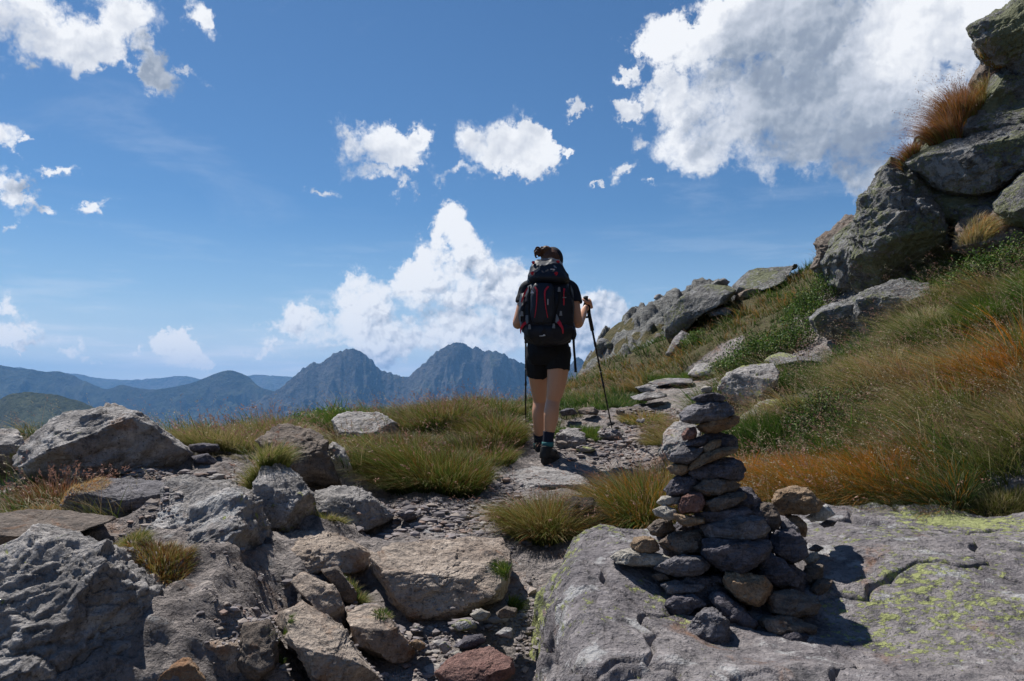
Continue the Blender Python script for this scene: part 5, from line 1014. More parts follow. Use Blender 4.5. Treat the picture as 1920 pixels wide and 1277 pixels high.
# ------------------------------------------------------------------ backpack (worn, a thing of its own)
def z4(x, y): return (960 + x * .18, 450 + y * .18)
BD = -.27
def B(x, y, dd=BD): return H(*z4(x, y), dd)
pk = bpy.data.objects.new('backpack', None); COL.objects.link(pk); BO = B(370, 1000, -.2); pk.location = BO
tag(pk, 'large dark blue trekking backpack with red stripes worn by the hiker', 'backpack')
def relb(parts): return [(v - BO, q, t) for v, q, t in parts]
def superloft(rows, n=40, e=3.0):
    """rows of (left x, right x, y, depth centre, half depth) in the pack's own picture frame"""
    V_ = []; ang = np.linspace(0, 2 * np.pi, n, endpoint=False)
    rows = np.array(rows, float); kk = np.arange(len(rows)); fine = np.linspace(0, len(rows) - 1, (len(rows) - 1) * 6 + 1)
    R_ = np.stack([np.interp(fine, kk, rows[:, c]) for c in range(5)], 1)
    for c in range(5): R_[3:-3, c] = np.convolve(R_[:, c], np.ones(7) / 7, 'valid')
    for (xl, xr, y, dc, hd) in R_:
        a = B(xl, y, dc); b_ = B(xr, y, dc); c = (a + b_) / 2; w_ = (b_[0] - a[0]) / 2
        cs, sn = np.cos(ang), np.sin(ang)
        V_.append(np.stack([c[0] + w_ * np.sign(cs) * np.abs(cs) ** (2 / e), c[1] + hd * np.sign(sn) * np.abs(sn) ** (2 / e), np.full(n, c[2])], 1))
    m = len(R_); V_ = np.concatenate(V_); i = np.arange(n * (m - 1)).reshape(m - 1, n); j = np.roll(i, -1, 1)
    Q = np.stack([i.ravel(), (i + n).ravel(), (j + n).ravel(), j.ravel()], 1); c0, c1 = len(V_), len(V_) + 1
    V_ = np.concatenate([V_, [V_[:n].mean(0)], [V_[(m - 1) * n:m * n].mean(0)]])
    T_ = [(c0, q, (q + 1) % n) for q in range(n)] + [(c1, (m - 1) * n + (q + 1) % n, (m - 1) * n + q) for q in range(n)]
    return V_, Q, np.array(T_)
mainb = [superloft([(200,560,455,-.24,.10),(150,615,500,-.25,.125),(120,640,640,-.26,.135),(110,642,800,-.26,.14),(110,640,930,-.25,.14),(135,630,1020,-.24,.13),(185,575,1070,-.23,.11),(240,520,1098,-.22,.07)])]
link('pack_body', fuse('pack_body', relb(mainb), .007, 2, NAVY, .012, 7), pk)
link('bottom_compartment', fuse('bottom_compartment', relb([superloft([(130,640,900,-.27,.135),(118,652,950,-.27,.145),(135,640,1010,-.26,.14),(180,590,1060,-.25,.12),(250,520,1092,-.24,.08)])]), .007, 2, NAVY, .012, 9), pk)
lid = [superloft([(260,500,205,-.22,.05),(215,530,245,-.24,.10),(178,560,330,-.26,.135),(160,590,400,-.27,.15),(170,605,440,-.27,.145),(210,560,470,-.26,.12)])]
ld = link('top_lid', fuse('top_lid', relb(lid), .006, 2, NAVY2, .014, 8), pk)
pocket = [superloft([(240,420,450,-.38,.03),(198,440,500,-.385,.05),(190,445,650,-.395,.055),(192,445,820,-.39,.05),(215,430,870,-.38,.03)])]
link('front_pocket', fuse('front_pocket', relb(pocket), .006, 2, NAVY2, .006, 9), pk)
for (a, b_, y0, y1) in ((72, 175, 560, 960), (590, 662, 860, 1040)):
    link('side_pocket', fuse('side_pocket', relb([superloft([(a + 22, b_ - 10, y0, -.22, .05), (a, b_, y0 + 70, -.24, .10), (a, b_, y1 - 90, -.25, .115), (a + 30, b_, y1, -.24, .07)])]), .006, 2, NAVY, .012, 10), pk)
link('side_pocket', fuse('side_pocket', relb([superloft([(560, 610, 480, -.2, .05), (545, 640, 560, -.22, .1), (550, 642, 800, -.23, .11), (560, 620, 880, -.22, .07)])]), .006, 2, NAVY, .012, 10), pk)
def strip(name, pts, wdt, mat, parent, thick=.003):
    """flat webbing lying on the pack: points in its picture frame with a depth"""
    c, _ = resamp([B(*p) for p in pts], [.01] * len(pts), 6); t = np.gradient(c, axis=0); t /= np.linalg.norm(t, axis=1)[:, None]
    n = np.array([0, -1.0, 0]); s = np.cross(t, n); s /= np.linalg.norm(s, axis=1)[:, None]
    m = len(c); wv_ = np.interp(np.linspace(0, 1, m), np.linspace(0, 1, len(wdt)), wdt)[:, None] if not np.isscalar(wdt) else wdt
    V_ = np.concatenate([c - s * wv_ - n * thick, c + s * wv_ - n * thick, c + s * wv_ + n * thick, c - s * wv_ + n * thick]) - BO
    i = np.arange(m - 1); F_ = np.concatenate([np.stack([i + a * m, i + 1 + a * m, i + 1 + b2 * m, i + b2 * m], 1) for a, b2 in ((0, 1), (1, 2), (2, 3), (3, 0))] + [np.array([[0, m, 2 * m, 3 * m], [m - 1, 4 * m - 1, 3 * m - 1, 2 * m - 1]])])
    return link(name, mesh_np(name, V_, F_, mat, smooth=False), parent)
strip('red_stripe', [(238,488,-.43),(258,525,-.445),(258,600,-.455),(252,700,-.455),(236,808,-.445)], [.006,.006,.0035,.003,.0025], RED, pk)
strip('red_stripe', [(380,482,-.43),(345,530,-.445),(342,600,-.455),(352,700,-.455),(372,810,-.445)], [.006,.0065,.004,.003,.0025], RED, pk)
strip('red_strap', [(165,495,-.36),(130,560,-.37),(98,650,-.36)], [.004,.007,.004], RED, pk)
strip('red_strap', [(165,850,-.38),(120,880,-.40),(92,930,-.39),(92,975,-.37)], [.009,.010,.006,.003], RED, pk)
strip('red_strap', [(545,505,-.37),(540,560,-.385),(540,620,-.385),(540,680,-.38)], [.007,.003,.005,.004], RED, pk)
strip('red_strap', [(470,830,-.40),(500,875,-.42),(525,920,-.42),(532,975,-.41)], [.013,.012,.006,.004], RED, pk)
strip('grey_webbing', [(445,780,-.395),(462,830,-.405),(480,865,-.41)], [.016,.020,.006], BUCK, pk)
strip('grey_webbing', [(165,785,-.375),(162,830,-.385),(150,870,-.39)], [.016,.016,.006], BUCK, pk)
for (x, y, dd) in ((490, 515, -.40), (435, 895, -.42), (182, 905, -.42), (508, 765, -.395), (105, 770, -.37)):
    c = B(x, y, dd); v = np.array([(sx_ * .011, sy_ * .006, sz_ * .017) for sz_ in (-1, 1) for sy_ in (-1, 1) for sx_ in (-1, 1)]) ; v[4:, 0] *= .65
    b = link('buckle', mesh_np('buckle', c + v - BO, np.array([(0, 2, 3, 1), (4, 5, 7, 6), (0, 1, 5, 4), (2, 6, 7, 3), (0, 4, 6, 2), (1, 3, 7, 5)]), BUCK, smooth=False), pk)
    bvm = b.modifiers.new('bevel', 'BEVEL'); bvm.width = .002; bvm.segments = 2
for pts in ([(490,480,-.385),(488,620,-.40),(455,760,-.40),(436,880,-.42)], [(182,480,-.37),(178,700,-.39),(180,890,-.415)], [(600,470,-.33),(622,700,-.345),(610,860,-.34)], [(150,640,-.36),(105,760,-.365),(95,850,-.36)]):
    strip('compression_strap', pts, .006, BLACK, pk)
# lid: grey curved panels, red loops, haul handle, tiny pale prints
strip('grey_panel', [(345,228,-.31),(320,275,-.36),(270,315,-.39),(205,335,-.385)], [.006,.014,.012,.004], GREYF, ld)
strip('grey_panel', [(380,228,-.31),(415,262,-.355),(465,292,-.38)], [.008,.012,.003], GREYF, ld)
strip('grey_panel', [(270,222,-.29),(340,210,-.30),(420,214,-.30),(470,228,-.29)], [.006,.012,.012,.006], GREYF, ld)
strip('haul_handle', [(310,206,-.27),(360,198,-.285),(400,206,-.27)], .005, plain('olive_webbing', (.12, .12, .07), .7), ld)
for (x, y, dd) in ((222, 238, -.33), (478, 232, -.33), (210, 350, -.40), (460, 352, -.42)):
    strip('red_loop', [(x - 12, y + 5, dd), (x, y - 4, dd - .01), (x + 14, y + 4, dd)], .011, RED, ld)
strip('print', [(400,304,-.405),(445,306,-.405)], .0028, PALE, ld, .002)
strip('print', [(285,1000,-.405),(315,999,-.407),(342,993,-.405)], [.0015,.003,.004], PALE, pk, .002)
strip('print', [(325,985,-.408),(338,990,-.408),(346,998,-.406)], [.001,.004,.002], PALE, pk, .002)
strip('print', [(204,522,-.432),(208,540,-.436),(210,556,-.438)], [.001,.007,.013], PALE, pk, .002)
strip('print', [(374,615,-.458),(374,645,-.459),(374,675,-.458)], .0022, PALE, pk, .002)
strip('print', [(528,598,-.392),(566,600,-.39)], .003, BUCK, pk, .002)
# shoulder straps over the shoulders, hip belt, dangling strap end
for s in (-1, 1):
    c = [B(370 + s * 130, 520, -.14), H(1030 + s * 24, 524, -.03), H(1030 + s * 27, 534, .10), H(1030 + s * 28, 565, .15), H(1030 + s * 32, 600, .12), B(370 + s * 210, 900, -.14)]
    pth, _ = resamp(c, [.02] * 6, 6)
    v, q, t = join(relb([tube(pth, [(.026, .009)] * len(pth), 12)])); link('shoulder_strap', mesh_np('shoulder_strap', v, [q, t], BLACK), pk)
angs = np.linspace(-2.6, 2.6, 40) + math.pi / 2
bc = (H(1028, 636, .0))
belt = [bc + np.array([.165 * math.cos(a), .125 * math.sin(a), 0]) for a in angs]
v, q, t = join(relb([tube(belt, [(.030, .012)] * 40, 12)])); link('hip_belt', mesh_np('hip_belt', v, [q, t], BLACK), pk)
v, q, t = join(relb([tube(*resamp([H(1075, 622, -.15), H(1076, 650, -.15), H(1078, 675, -.15), H(1079.5, 698, -.15)], [(.010, .004), (.009, .004), (.009, .005), (.010, .007)], 4), 8)])); link('loose_strap', mesh_np('loose_strap', v, [q, t], BLACK), pk)

# ------------------------------------------------------------------ trekking poles
def pole(top, tip, label):
    e = bpy.data.objects.new('trekking_pole', None); COL.objects.link(e); e.location = tip; tag(e, label, 'walking pole')
    ax = top - tip; Lp = np.linalg.norm(ax); ax = ax / Lp
    def p_(s): return tip + ax * s
    def mk(nm, ss_, rr_, mat, par=e, n=12):
        v, q, t = tube([p_(s) for s in ss_], rr_, n); return link(nm, mesh_np(nm, v - tip, [q, t], mat), par)
    sh_ = mk('shaft', [.02, .40, .401, .43, .431, .78, .781, .82, .821, Lp - .12], [.0055, .0062, .0095, .0095, .0072, .0078, .0110, .0110, .0088, .0095], METAL)
    mk('band', [.55, .556], [.0085, .0085], PALE, sh_)
    mk('grip', [Lp - .30, Lp - .295, Lp - .13, Lp - .10, Lp - .07, Lp - .04, Lp - .015, Lp - .005, Lp], [.010, .0155, .0150, .0175, .0150, .0180, .0165, .022, .018], plain('grip_foam', (.022, .022, .024), .85))
    mk('basket', [.055, .058, .064, .07], [.012, .034, .034, .012], BLACK); mk('tip', [0, .004, .03, .05], [.0015, .003, .005, .006], STEEL)
    c = top - ax * .02; pts = [c, c + (.02, -.02, -.05), c + (.025, -.02, -.12), c + (.0, -.01, -.15), c + (-.02, 0, -.08), c]
    pth, _ = resamp(pts, [.005] * 6, 5); v, q, t = tube(pth, [(.008, .0018)] * len(pth), 8); link('wrist_strap', mesh_np('wrist_strap', v - tip, [q, t], BLACK), e)
pole(poleR_top, poleR_tip, 'black walking pole planted to the right of the hiker, its full length in view')
pole(poleL_top, poleL_tip, 'black walking pole to the left of the hiker, only its lower half in view')

# ------------------------------------------------------------------ grass, shrubs, gravel
GR = dict(green=(.080,.150,.022), dark=(.024,.050,.010), olive=(.190,.205,.045), straw=(.43,.33,.17), orange=(.56,.20,.025), rust=(.24,.092,.030), pale=(.52,.45,.30), teal=(.085,.125,.060), pink=(.30,.17,.13))
GR = {k: np.array(v) for k, v in GR.items()}
def pick(n, mixd, rs):
    ks = list(mixd); p = np.array([mixd[k] for k in ks], float); p /= p.sum()
    return np.array([GR[k] for k in ks])[rs.choice(len(ks), n, p=p)]
def blades(base, L, lean, width, root, tip, rs, seg=4, curl=1.0):
    n = len(base); t = np.linspace(0, 1, seg + 1)[None, :, None]
    ang = rs.uniform(0, 2 * np.pi, n); side = np.stack([np.cos(ang), np.sin(ang) * .5, np.zeros(n)], 1)[:, None]
    k = np.linalg.norm(lean, axis=1)[:, None, None]
    ld = np.concatenate([lean, np.zeros((n, 1))], 1)[:, None]
    up = np.array([0, 0, 1.0])[None, None]
    Lb = L[:, None, None]
    pos = base[:, None] + Lb * (up * (t - .42 * np.minimum(k, 1.4) * t ** 2.2 * curl) + ld * (0.45 * t + .75 * t ** 2.0))
    w_ = width[:, None, None] * (1 - t ** 1.6 * .92)
    a = pos - side * w_; b = pos + side * w_
    V_ = np.stack([a, b], 2).reshape(-1, 3)
    i = (np.arange(n) * (seg + 1) * 2)[:, None] + (np.arange(seg) * 2)[None]; i = i.ravel()
    F_ = np.stack([i, i + 1, i + 3, i + 2], 1)
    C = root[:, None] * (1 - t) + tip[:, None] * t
    C = np.repeat(C.reshape(-1, 3), 2, 0)
    return V_, F_, C
def seedheads(base, L, lean, rs, col, wd=.0011, sz=.010):
    """thin stalks, each with a loose panicle of small flakes at the end"""
    n = len(base); V1, F1, C1 = blades(base, L, lean, np.full(n, wd), np.tile(GR['straw'] * .8, (n, 1)), col, rs, 4)
    end = V1.reshape(n, -1, 3)[:, -1]; prev = V1.reshape(n, -1, 3)[:, -4]; d = end - prev; d /= np.linalg.norm(d, axis=1)[:, None] + 1e-9
    m = 9; s = rs.uniform(-.9, .25, (n, m, 1)) * (L[:, None, None] * .22)
    c = end[:, None] + d[:, None] * s + rs.normal(size=(n, m, 3)) * (L[:, None, None] * .022)
    a = rs.normal(size=(n, m, 3)) * .5 + d[:, None]; a /= np.linalg.norm(a, axis=2)[..., None]; b = np.cross(a, rs.normal(size=(n, m, 3))); b /= np.linalg.norm(b, axis=2)[..., None] + 1e-9
    q = (sz * rs.uniform(.6, 1.3, (n, m, 1)))
    V2 = np.stack([c - a * q, c + b * q * .28, c + a * q, c - b * q * .28], 2).reshape(-1, 3); i = np.arange(n * m) * 4
    F2 = np.stack([i, i + 1, i + 2, i + 3], 1); C2 = np.repeat(np.repeat(col, m, 0) * rs.uniform(.7, 1.2, (n * m, 1)), 4, 0)
    return np.concatenate([V1, V2]), np.concatenate([F1, F2 + len(V1)]), np.concatenate([C1, C2])
def cat_parts(ps):
    V_, F_, C_ = [], [], []; o = 0
    for v, f, c in ps: V_.append(v); F_.append(f + o); C_.append(c); o += len(v)
    return np.concatenate(V_), np.concatenate(F_), np.concatenate(C_)
GRASSM = leaf_mat('grass_blades', .30, .55); LEAFM = leaf_mat('shrub_leaves', .25, .6)

_dg = bpy.context.evaluated_depsgraph_get(); _dg.update()
def drop(x, y, ztop, reach):
    """height of whatever solid lies below these points (NaN where nothing within reach)"""
    out = np.full(len(x), np.nan)
    for k in range(len(x)):
        hit, loc, nor, _i, ob, _m = SC.ray_cast(_dg, Vector((x[k], y[k], ztop)), Vector((0, 0, -1)), distance=reach)
        if hit and ob.name != 'haze': out[k] = loc.z
    return out
# gravel: thousands of chips on the worn track and in the hollows
def gravel(n, seed):
    rs = np.random.RandomState(seed); sv, sf_ = ico(1)
    x = []; y = []; s = []
    zones = [((P(830,965,4.4)), .75, .30, 3400), ((P(700,975,4.25)), .30, .20, 700), ((P(850,1120,3.15)), .34, .24, 1700), ((P(860,1240,2.8)), .36, .14, 1300), ((P(930,900,5.1)), .25, .4, 700), ((P(1120,830,6.6)), .55, .55, 1800), ((P(1180,880,5.6)), .35, .4, 500),
             ((P(1230,790,7.6)), .35, .6, 600), ((P(620,1250,2.7)), .10, .08, 250), ((P(1540,650,8.8)), .7, .5, 700), ((P(1000,1080,3.3)), .08, .3, 500), ((P(300,1005,3.5)), .12, .15, 250), ((P(250,890,4.3)), .3, .2, 300), ((P(350,870,4.4)), .25, .12, 500), ((P(470,1170,2.8)), .14, .12, 300), ((P(1330,740,9.0)), .3, .4, 200), ((P(600,1130,3.1)), .3, .3, 600), ((P(470,1200,2.75)), .12, .1, 200), ((P(1500,670,8.6)), .5, .5, 500)]
    for c, rx, ry, k in zones:
        x.append(c[0] + rs.normal(size=k) * rx * .55); y.append(c[1] + rs.normal(size=k) * ry * .55); s.append(.0036 * np.exp(rs.normal(size=k) * .66) * (1 + .35 * (c[1] > 4)) * (1 + .5 * (c[1] > 6)))
    x, y, s = map(np.concatenate, (x, y, s)); s = np.clip(s, .002, .028); m = len(x)
    z = gh(x, y); zz = drop(x, y, 3.2, 4.5); z = np.where(np.isnan(zz), z, zz); ok = np.abs(z - gh(x, y)) < .10; x, y, s, z = x[ok], y[ok], s[ok], z[ok]; m = len(x)
    sc3 = s[:, None] * rs.uniform(.6, 1.4, (m, 3)) * np.array([1.6, 1.25, .6])
    ang = rs.uniform(0, 6.28, m); ca, sa = np.cos(ang), np.sin(ang)
    jit = 1 + rs.uniform(-.28, .28, (m, len(sv), 1))
    V_ = sv[None] * jit * sc3[:, None]; vx = V_[..., 0] * ca[:, None] - V_[..., 1] * sa[:, None]; vy = V_[..., 0] * sa[:, None] + V_[..., 1] * ca[:, None]
    V_ = np.stack([vx + x[:, None], vy + y[:, None], V_[..., 2] + (z + sc3[:, 2] * .35)[:, None]], 2).reshape(-1, 3)
    F_ = (sf_[None] + (np.arange(m) * len(sv))[:, None, None]).reshape(-1, 3)
    base = np.array([(.27,.24,.24), (.20,.18,.185), (.33,.28,.245), (.40,.37,.345), (.25,.18,.15)]); col = base[rs.choice(5, m, p=[.34,.26,.2,.08,.12])] * rs.uniform(.7, 1.25, (m, 1))
    gm, t, b = principled('gravel_stone', .92); at = t.add('ShaderNodeAttribute'); at.attribute_name = 'col'; tc_ = t.add('ShaderNodeTexCoord'); nn = t.noise(tc_.outputs['Object'], 160, 3, .7)
    t.link(t.mix(t.lin(nn, .3, .7, 0, .6), at.outputs['Color'], (.08, .07, .07)), b.inputs['Base Color'])
    o = link('gravel', mesh_np('gravel', V_, F_, gm, False, attrs={'col': np.repeat(col, len(sv), 0)})); tag(o, kind='stuff', label='loose grey and brown stone chips on the path', cat='gravel')
gravel(0, 5)

ORANGES = np.array([P(1490,880,4.7)[:2], P(1640,880,4.45)[:2], P(1885,720,5.4)[:2], P(1560,890,4.6)[:2]])
def tuft_cells(x, y, k):
    """offset from the nearest clump centre, distance and clump id, clumps about 1/k metres apart"""
    px_, py_ = x * k, y * k; ix, iy = np.floor(px_).astype(int), np.floor(py_).astype(int)
    bd = np.full(len(x), 9.0); bo = np.zeros((len(x), 2)); bi = np.zeros(len(x), int)
    for dx in (-1, 0, 1):
        for dy in (-1, 0, 1):
            h = _perm[_perm[(ix + dx) & 255] + ((iy + dy) & 255)]
            ox = px_ - (ix + dx + .15 + .7 * hash2(h, 3)); oy = py_ - (iy + dy + .15 + .7 * hash2(h, 71)); d = np.hypot(ox, oy)
            m = d < bd; bd = np.where(m, d, bd); bo[m] = np.stack([ox, oy], 1)[m]; bi = np.where(m, h, bi)
    return bo, bd, bi
SHR = [(1400,680,9.6,.36),(1465,652,9.9,.40),(1530,612,10.6,.42),(1590,560,11.6,.40),(1548,812,5.5,.24),(1540,655,8.7,.48),(1860,452,7.5,.3),(1620,700,7.6,.22),(1590,600,8.3,.35),(1670,575,7.95,.30)]
def meadow(name, n, r0, r1, a0, a1, seed, lab, region=None, lmul=1.0, dens_pow=1.0):
    rs = np.random.RandomState(seed); 
    th = np.radians(rs.uniform(a0, a1, n)); r = np.exp(rs.uniform(np.log(r0), np.log(r1), n))
    x = r * np.sin(th); y = r * np.cos(th); vg = veg_at(x, y) * (1 - path_w(x, y)); nz = fbm(np.stack([x * 1.5, y * 1.5, x * 0], 1), 3)
    nc = fbm(np.stack([x * .55, y * .55, x * 0 + 4], 1), 3); ns = fbm(np.stack([x * 3.5, y * 3.5, x * 0 + 9], 1), 2)
    keep = (vg + .30 * nz > .50) & ~((np.abs(x - .22) < .26) & (y > 5.2) & (y < 6.9)) & ~((x > -.1) & (x < 3.2) & (y < 4.15))
    for (a_, b_, c_, r_) in SHR: keep &= (((x - P(a_, b_, c_)[0]) / r_) ** 2 + ((y - c_) / r_) ** 2) > 1
    if region is not None: keep &= region(x, y)
    _, bd_, bi_ = tuft_cells(x, y, 2.6); keep &= (bd_ < .34 + .30 * hash2(bi_, 77)) | (x > 1.1) & (y < 9)
    x, y, r, nc, ns, nz = [q[keep] for q in (x, y, r, nc, ns, nz)]; m = len(x)
    z = gh(x, y) - .012
    right = sstep(x, .8, 2.2) * (1 - sstep(y, 9, 12))
    L = (.075 + .115 * right + .05 * np.clip(ns + .2, 0, 1)) * rs.uniform(.6, 1.35, m) * lmul * (1 + .5 * np.clip(nz, -.5, .8))
    L = L * (1 + .5 * sstep(y, 9, 14))
    bo, bd, bi = tuft_cells(x, y, 2.6); bo2, bd2, bi2 = tuft_cells(x + 9, y + 4, 6.5)
    hh = hash2(bi, 21)
    L = L * np.clip(1.45 - 1.15 * bd, .45, 1.5) * (.70 + .75 * hash2(bi, 5)) * (.8 + .4 * hash2(bi2, 5)) * (1 - .45 * sstep(z + .3 * 0, 1.9, 2.8) * right)
    wd = .0019 * np.maximum(1, r / 4.2) ** .9 * rs.uniform(.6, 1.5, m)
    wind = np.stack([-.55 - .35 * right + 0 * x, -.12 + 0 * x], 1) * (.75 + .5 * nc[:, None])
    lean = wind + rs.normal(size=(m, 2)) * .34 + bo * .75 + bo2 * .3
    q = nc + .35 * ns + rs.normal(size=m) * .20 + (hh - .5) * .65 - .12
    d_or = np.sqrt(((x[:, None] - ORANGES[:, 0]) ** 2 + (y[:, None] - ORANGES[:, 1]) ** 2)).min(1)
    far = sstep(y, 8.5, 11.5)
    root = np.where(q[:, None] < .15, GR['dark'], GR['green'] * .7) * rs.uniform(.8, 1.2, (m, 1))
    tip = np.where((q < -.08)[:, None], GR['green'] * 1.15, np.where((q < .30)[:, None], GR['olive'], np.where((q < .55)[:, None], GR['straw'] * 1.0, GR['rust'] * .9 + GR['straw'] * .35)))
    tip = np.where(((rs.uniform(size=m) < .50 * far) )[:, None], np.where((nc > -.05)[:, None], GR['orange'] * .55 + GR['straw'] * .3, GR['green']), tip)
    ora = rs.uniform(size=m) < np.clip(1.1 - d_or / .46, 0, .8)
    tip = np.where(ora[:, None], GR['orange'], tip); tip = np.where((rs.uniform(size=m) < .07)[:, None], GR['pale'], tip)
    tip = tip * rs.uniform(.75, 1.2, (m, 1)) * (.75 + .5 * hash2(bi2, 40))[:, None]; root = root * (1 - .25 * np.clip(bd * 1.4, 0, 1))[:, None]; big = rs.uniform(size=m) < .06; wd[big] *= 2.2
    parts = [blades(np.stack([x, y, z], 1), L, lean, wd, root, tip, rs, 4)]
    k = rs.choice(m, int(m * .045), replace=False)
    kl = L[k] * 1.5 + .05
    parts.append(seedheads(np.stack([x[k], y[k], z[k]], 1), kl, lean[k] * .8, rs, np.where(rs.uniform(size=(len(k), 1)) < .5, GR['pink'] * 1.2, GR['pale'] * .8), .0009 * np.maximum(1, r[k].mean() / 5), .007))
    V_, F_, C_ = cat_parts(parts)
    o = link(name, mesh_np(name, V_, F_, GRASSM, attrs={'col': C_})); tag(o, lab, 'grass', kind='stuff'); return o
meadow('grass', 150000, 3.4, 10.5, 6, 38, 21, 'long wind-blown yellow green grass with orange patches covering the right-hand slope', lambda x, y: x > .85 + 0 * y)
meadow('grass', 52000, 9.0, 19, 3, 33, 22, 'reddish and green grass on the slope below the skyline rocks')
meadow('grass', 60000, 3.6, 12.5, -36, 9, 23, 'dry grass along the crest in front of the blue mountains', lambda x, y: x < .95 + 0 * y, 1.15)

def tussock(px, py, d, rx, ry, h, n, palette, tips, lab, lean=(-.25, -.1), on_ground=True, seeds=0, spread=.9, droop=1.0, zoff=0.0, wd=.0017, seedcol='pink', sz=.009):
    rs = np.random.RandomState(int(px * 3 + py)); c = np.array(P(px, py, d)[:])
    rr_ = np.sqrt(rs.uniform(0, 1, n)); a = rs.uniform(0, 2 * np.pi, n); ox, oy = rr_ * np.cos(a), rr_ * np.sin(a)
    x = c[0] + ox * rx; y = c[1] + oy * ry
    if on_ground: z = gh(x, y) - .01; c[2] = z.mean()
    else:
        z = drop(x, y, c[2] + .22 + .5 * rx, 1.2 + 2 * rx); ok = ~np.isnan(z) & (np.abs(z - c[2]) < .28 + 1.2 * rx)
        x, y, z, ox, oy, rr_ = [q[ok] for q in (x, y, z, ox, oy, rr_)]; n = len(x); seeds = min(seeds, n)
        z = z - .008
        if n < 20: print('tussock lost', lab); return None
    z = z + zoff
    L = h * rs.uniform(.55, 1.15, n) * (1 - .25 * rr_)
    ln = np.stack([ox, oy], 1) * spread + np.array(lean) + rs.normal(size=(n, 2)) * .22
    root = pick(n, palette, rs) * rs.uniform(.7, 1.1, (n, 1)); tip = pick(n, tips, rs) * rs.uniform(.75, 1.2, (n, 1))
    w_ = wd * max(1, d / 4.5) * rs.uniform(.7, 1.3, n)
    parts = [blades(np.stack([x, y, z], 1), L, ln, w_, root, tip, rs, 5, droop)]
    if seeds:
        k = rs.choice(n, seeds, replace=False)
        parts.append(seedheads(np.stack([x, y, z], 1)[k], L[k] * 1.45, ln[k] * .7, rs, np.tile(GR[seedcol], (seeds, 1)) * rs.uniform(.8, 1.3, (seeds, 1)), .0009 * max(1, d / 5), sz))
    V_, F_, C_ = cat_parts(parts)
    o = link('grass_tussock', mesh_np('grass_tussock', V_ - c, F_, GRASSM, attrs={'col': C_}), loc=c)
    return tag(o, lab, 'grass tussock')
G1 = dict(dark=3, green=3); G2 = dict(green=3, olive=3, straw=1); 
tussock(790,912,5.05,.42,.30,.25,11000,dict(dark=4,green=3),dict(green=4,olive=3,rust=3,straw=1.5),'big green tussock bulging over the left side of the path',(-.35,-.25),seeds=60)
tussock(870,860,5.9,.38,.30,.20,5000,G1,dict(green=2.2,olive=3,rust=2.4,straw=2,pink=1),'green tussock just behind the big one, nearer the hiker',(-.3,-.2),seeds=40)
tussock(925,835,6.5,.26,.32,.22,5000,G1,dict(green=2.2,olive=3,rust=2.4,straw=2,pink=1),'green grass clump right beside the tip of the left walking pole',(-.2,-.2),seeds=30)
tussock(720,830,6.0,.40,.28,.20,5000,G1,dict(green=2.2,olive=3,rust=2.4,straw=2,pink=1),'green tussock between the rounded crest boulder and the big green tussock',(-.35,-.15),seeds=40)
tussock(800,790,6.9,.5,.3,.24,5000,G1,dict(green=2.2,olive=3,rust=2.4,straw=2,pink=1),'tall grass tussock right of the rounded crest boulder',(-.25,-.1),seeds=130)
tussock(880,790,7.4,.5,.3,.25,4500,G1,dict(green=2.2,olive=3,rust=2.4,straw=2,pink=1),'tall grass clump below the low flat rock on the crest',(-.25,-.1),seeds=110)
tussock(640,785,7.2,.45,.3,.18,4000,dict(green=4,dark=1),dict(green=5,olive=2),'fresh green clump just left of the rounded crest boulder',(-.2,-.1),seeds=30)
tussock(490,893,4.05,.13,.10,.17,2600,dict(green=2,olive=3),dict(straw=4,olive=3,green=1),'straw-tipped tuft growing on top of the tall bedrock block',(-.1,-.15),False,30)
tussock(300,1048,3.05,.12,.10,.065,2200,dict(rust=2,olive=3),dict(straw=2,rust=3,olive=2),'low brown tuft in the gap behind the biggest grey block',(0,-.2),False)
tussock(245,1030,3.15,.07,.06,.055,800,G2,dict(olive=3,straw=2),'tiny olive tuft left of the low brown tuft',(0,-.2),False)
tussock(1018,990,4.25,.20,.17,.27,5200,dict(dark=2,olive=3),dict(olive=3,rust=3,straw=2,green=1),'tussock with brown tips in front of the big slab, left of the bare earth hump',(-.15,-.25),seeds=20)
tussock(1190,965,4.45,.25,.2,.33,5200,dict(green=4,dark=1),dict(green=3,orange=1.5,rust=2,straw=2),'reddish green tussock left of the cairn',(-.35,-.3),seeds=40)
tussock(1240,900,5.0,.22,.2,.22,2600,G2,dict(rust=3,straw=2,green=2),'rust-tipped tussock half hidden behind the left side of the cairn',(-.3,-.2),seeds=30)
tussock(1480,905,4.6,.27,.20,.30,5200,dict(green=3,dark=1),dict(orange=6,green=2,straw=1),'bright orange tussock just right of the cairn',(-.65,-.15),seeds=20)
tussock(1600,905,4.45,.28,.20,.30,5200,dict(green=3,dark=2),dict(orange=5,green=3,straw=1),'orange and green tussock in the middle of the grass behind the slab',(-.7,-.15),seeds=20)
tussock(1745,935,4.2,.20,.16,.30,4200,dict(dark=2,teal=3),dict(teal=3,green=3,orange=1.5,pale=1),'tall dark green tussock leaning left beside the dry straw heap',(-.8,-.1),seeds=12)
tussock(1700,950,4.08,.24,.12,.13,3000,dict(straw=3,pale=1),dict(straw=3,pale=2,rust=1),'heap of dry straw at the back edge of the big slab',(-.9,-.3))
tussock(1890,735,5.4,.26,.2,.28,4000,dict(green=3,dark=2),dict(orange=5,green=3,straw=1),'orange tussock high on the slope at the right edge',(-.7,-.15))
tussock(1850,940,4.05,.26,.10,.12,2600,dict(olive=2,dark=2),dict(straw=3,olive=3,pale=1),'ragged grass under the whitish rough rock',(-.5,-.4))
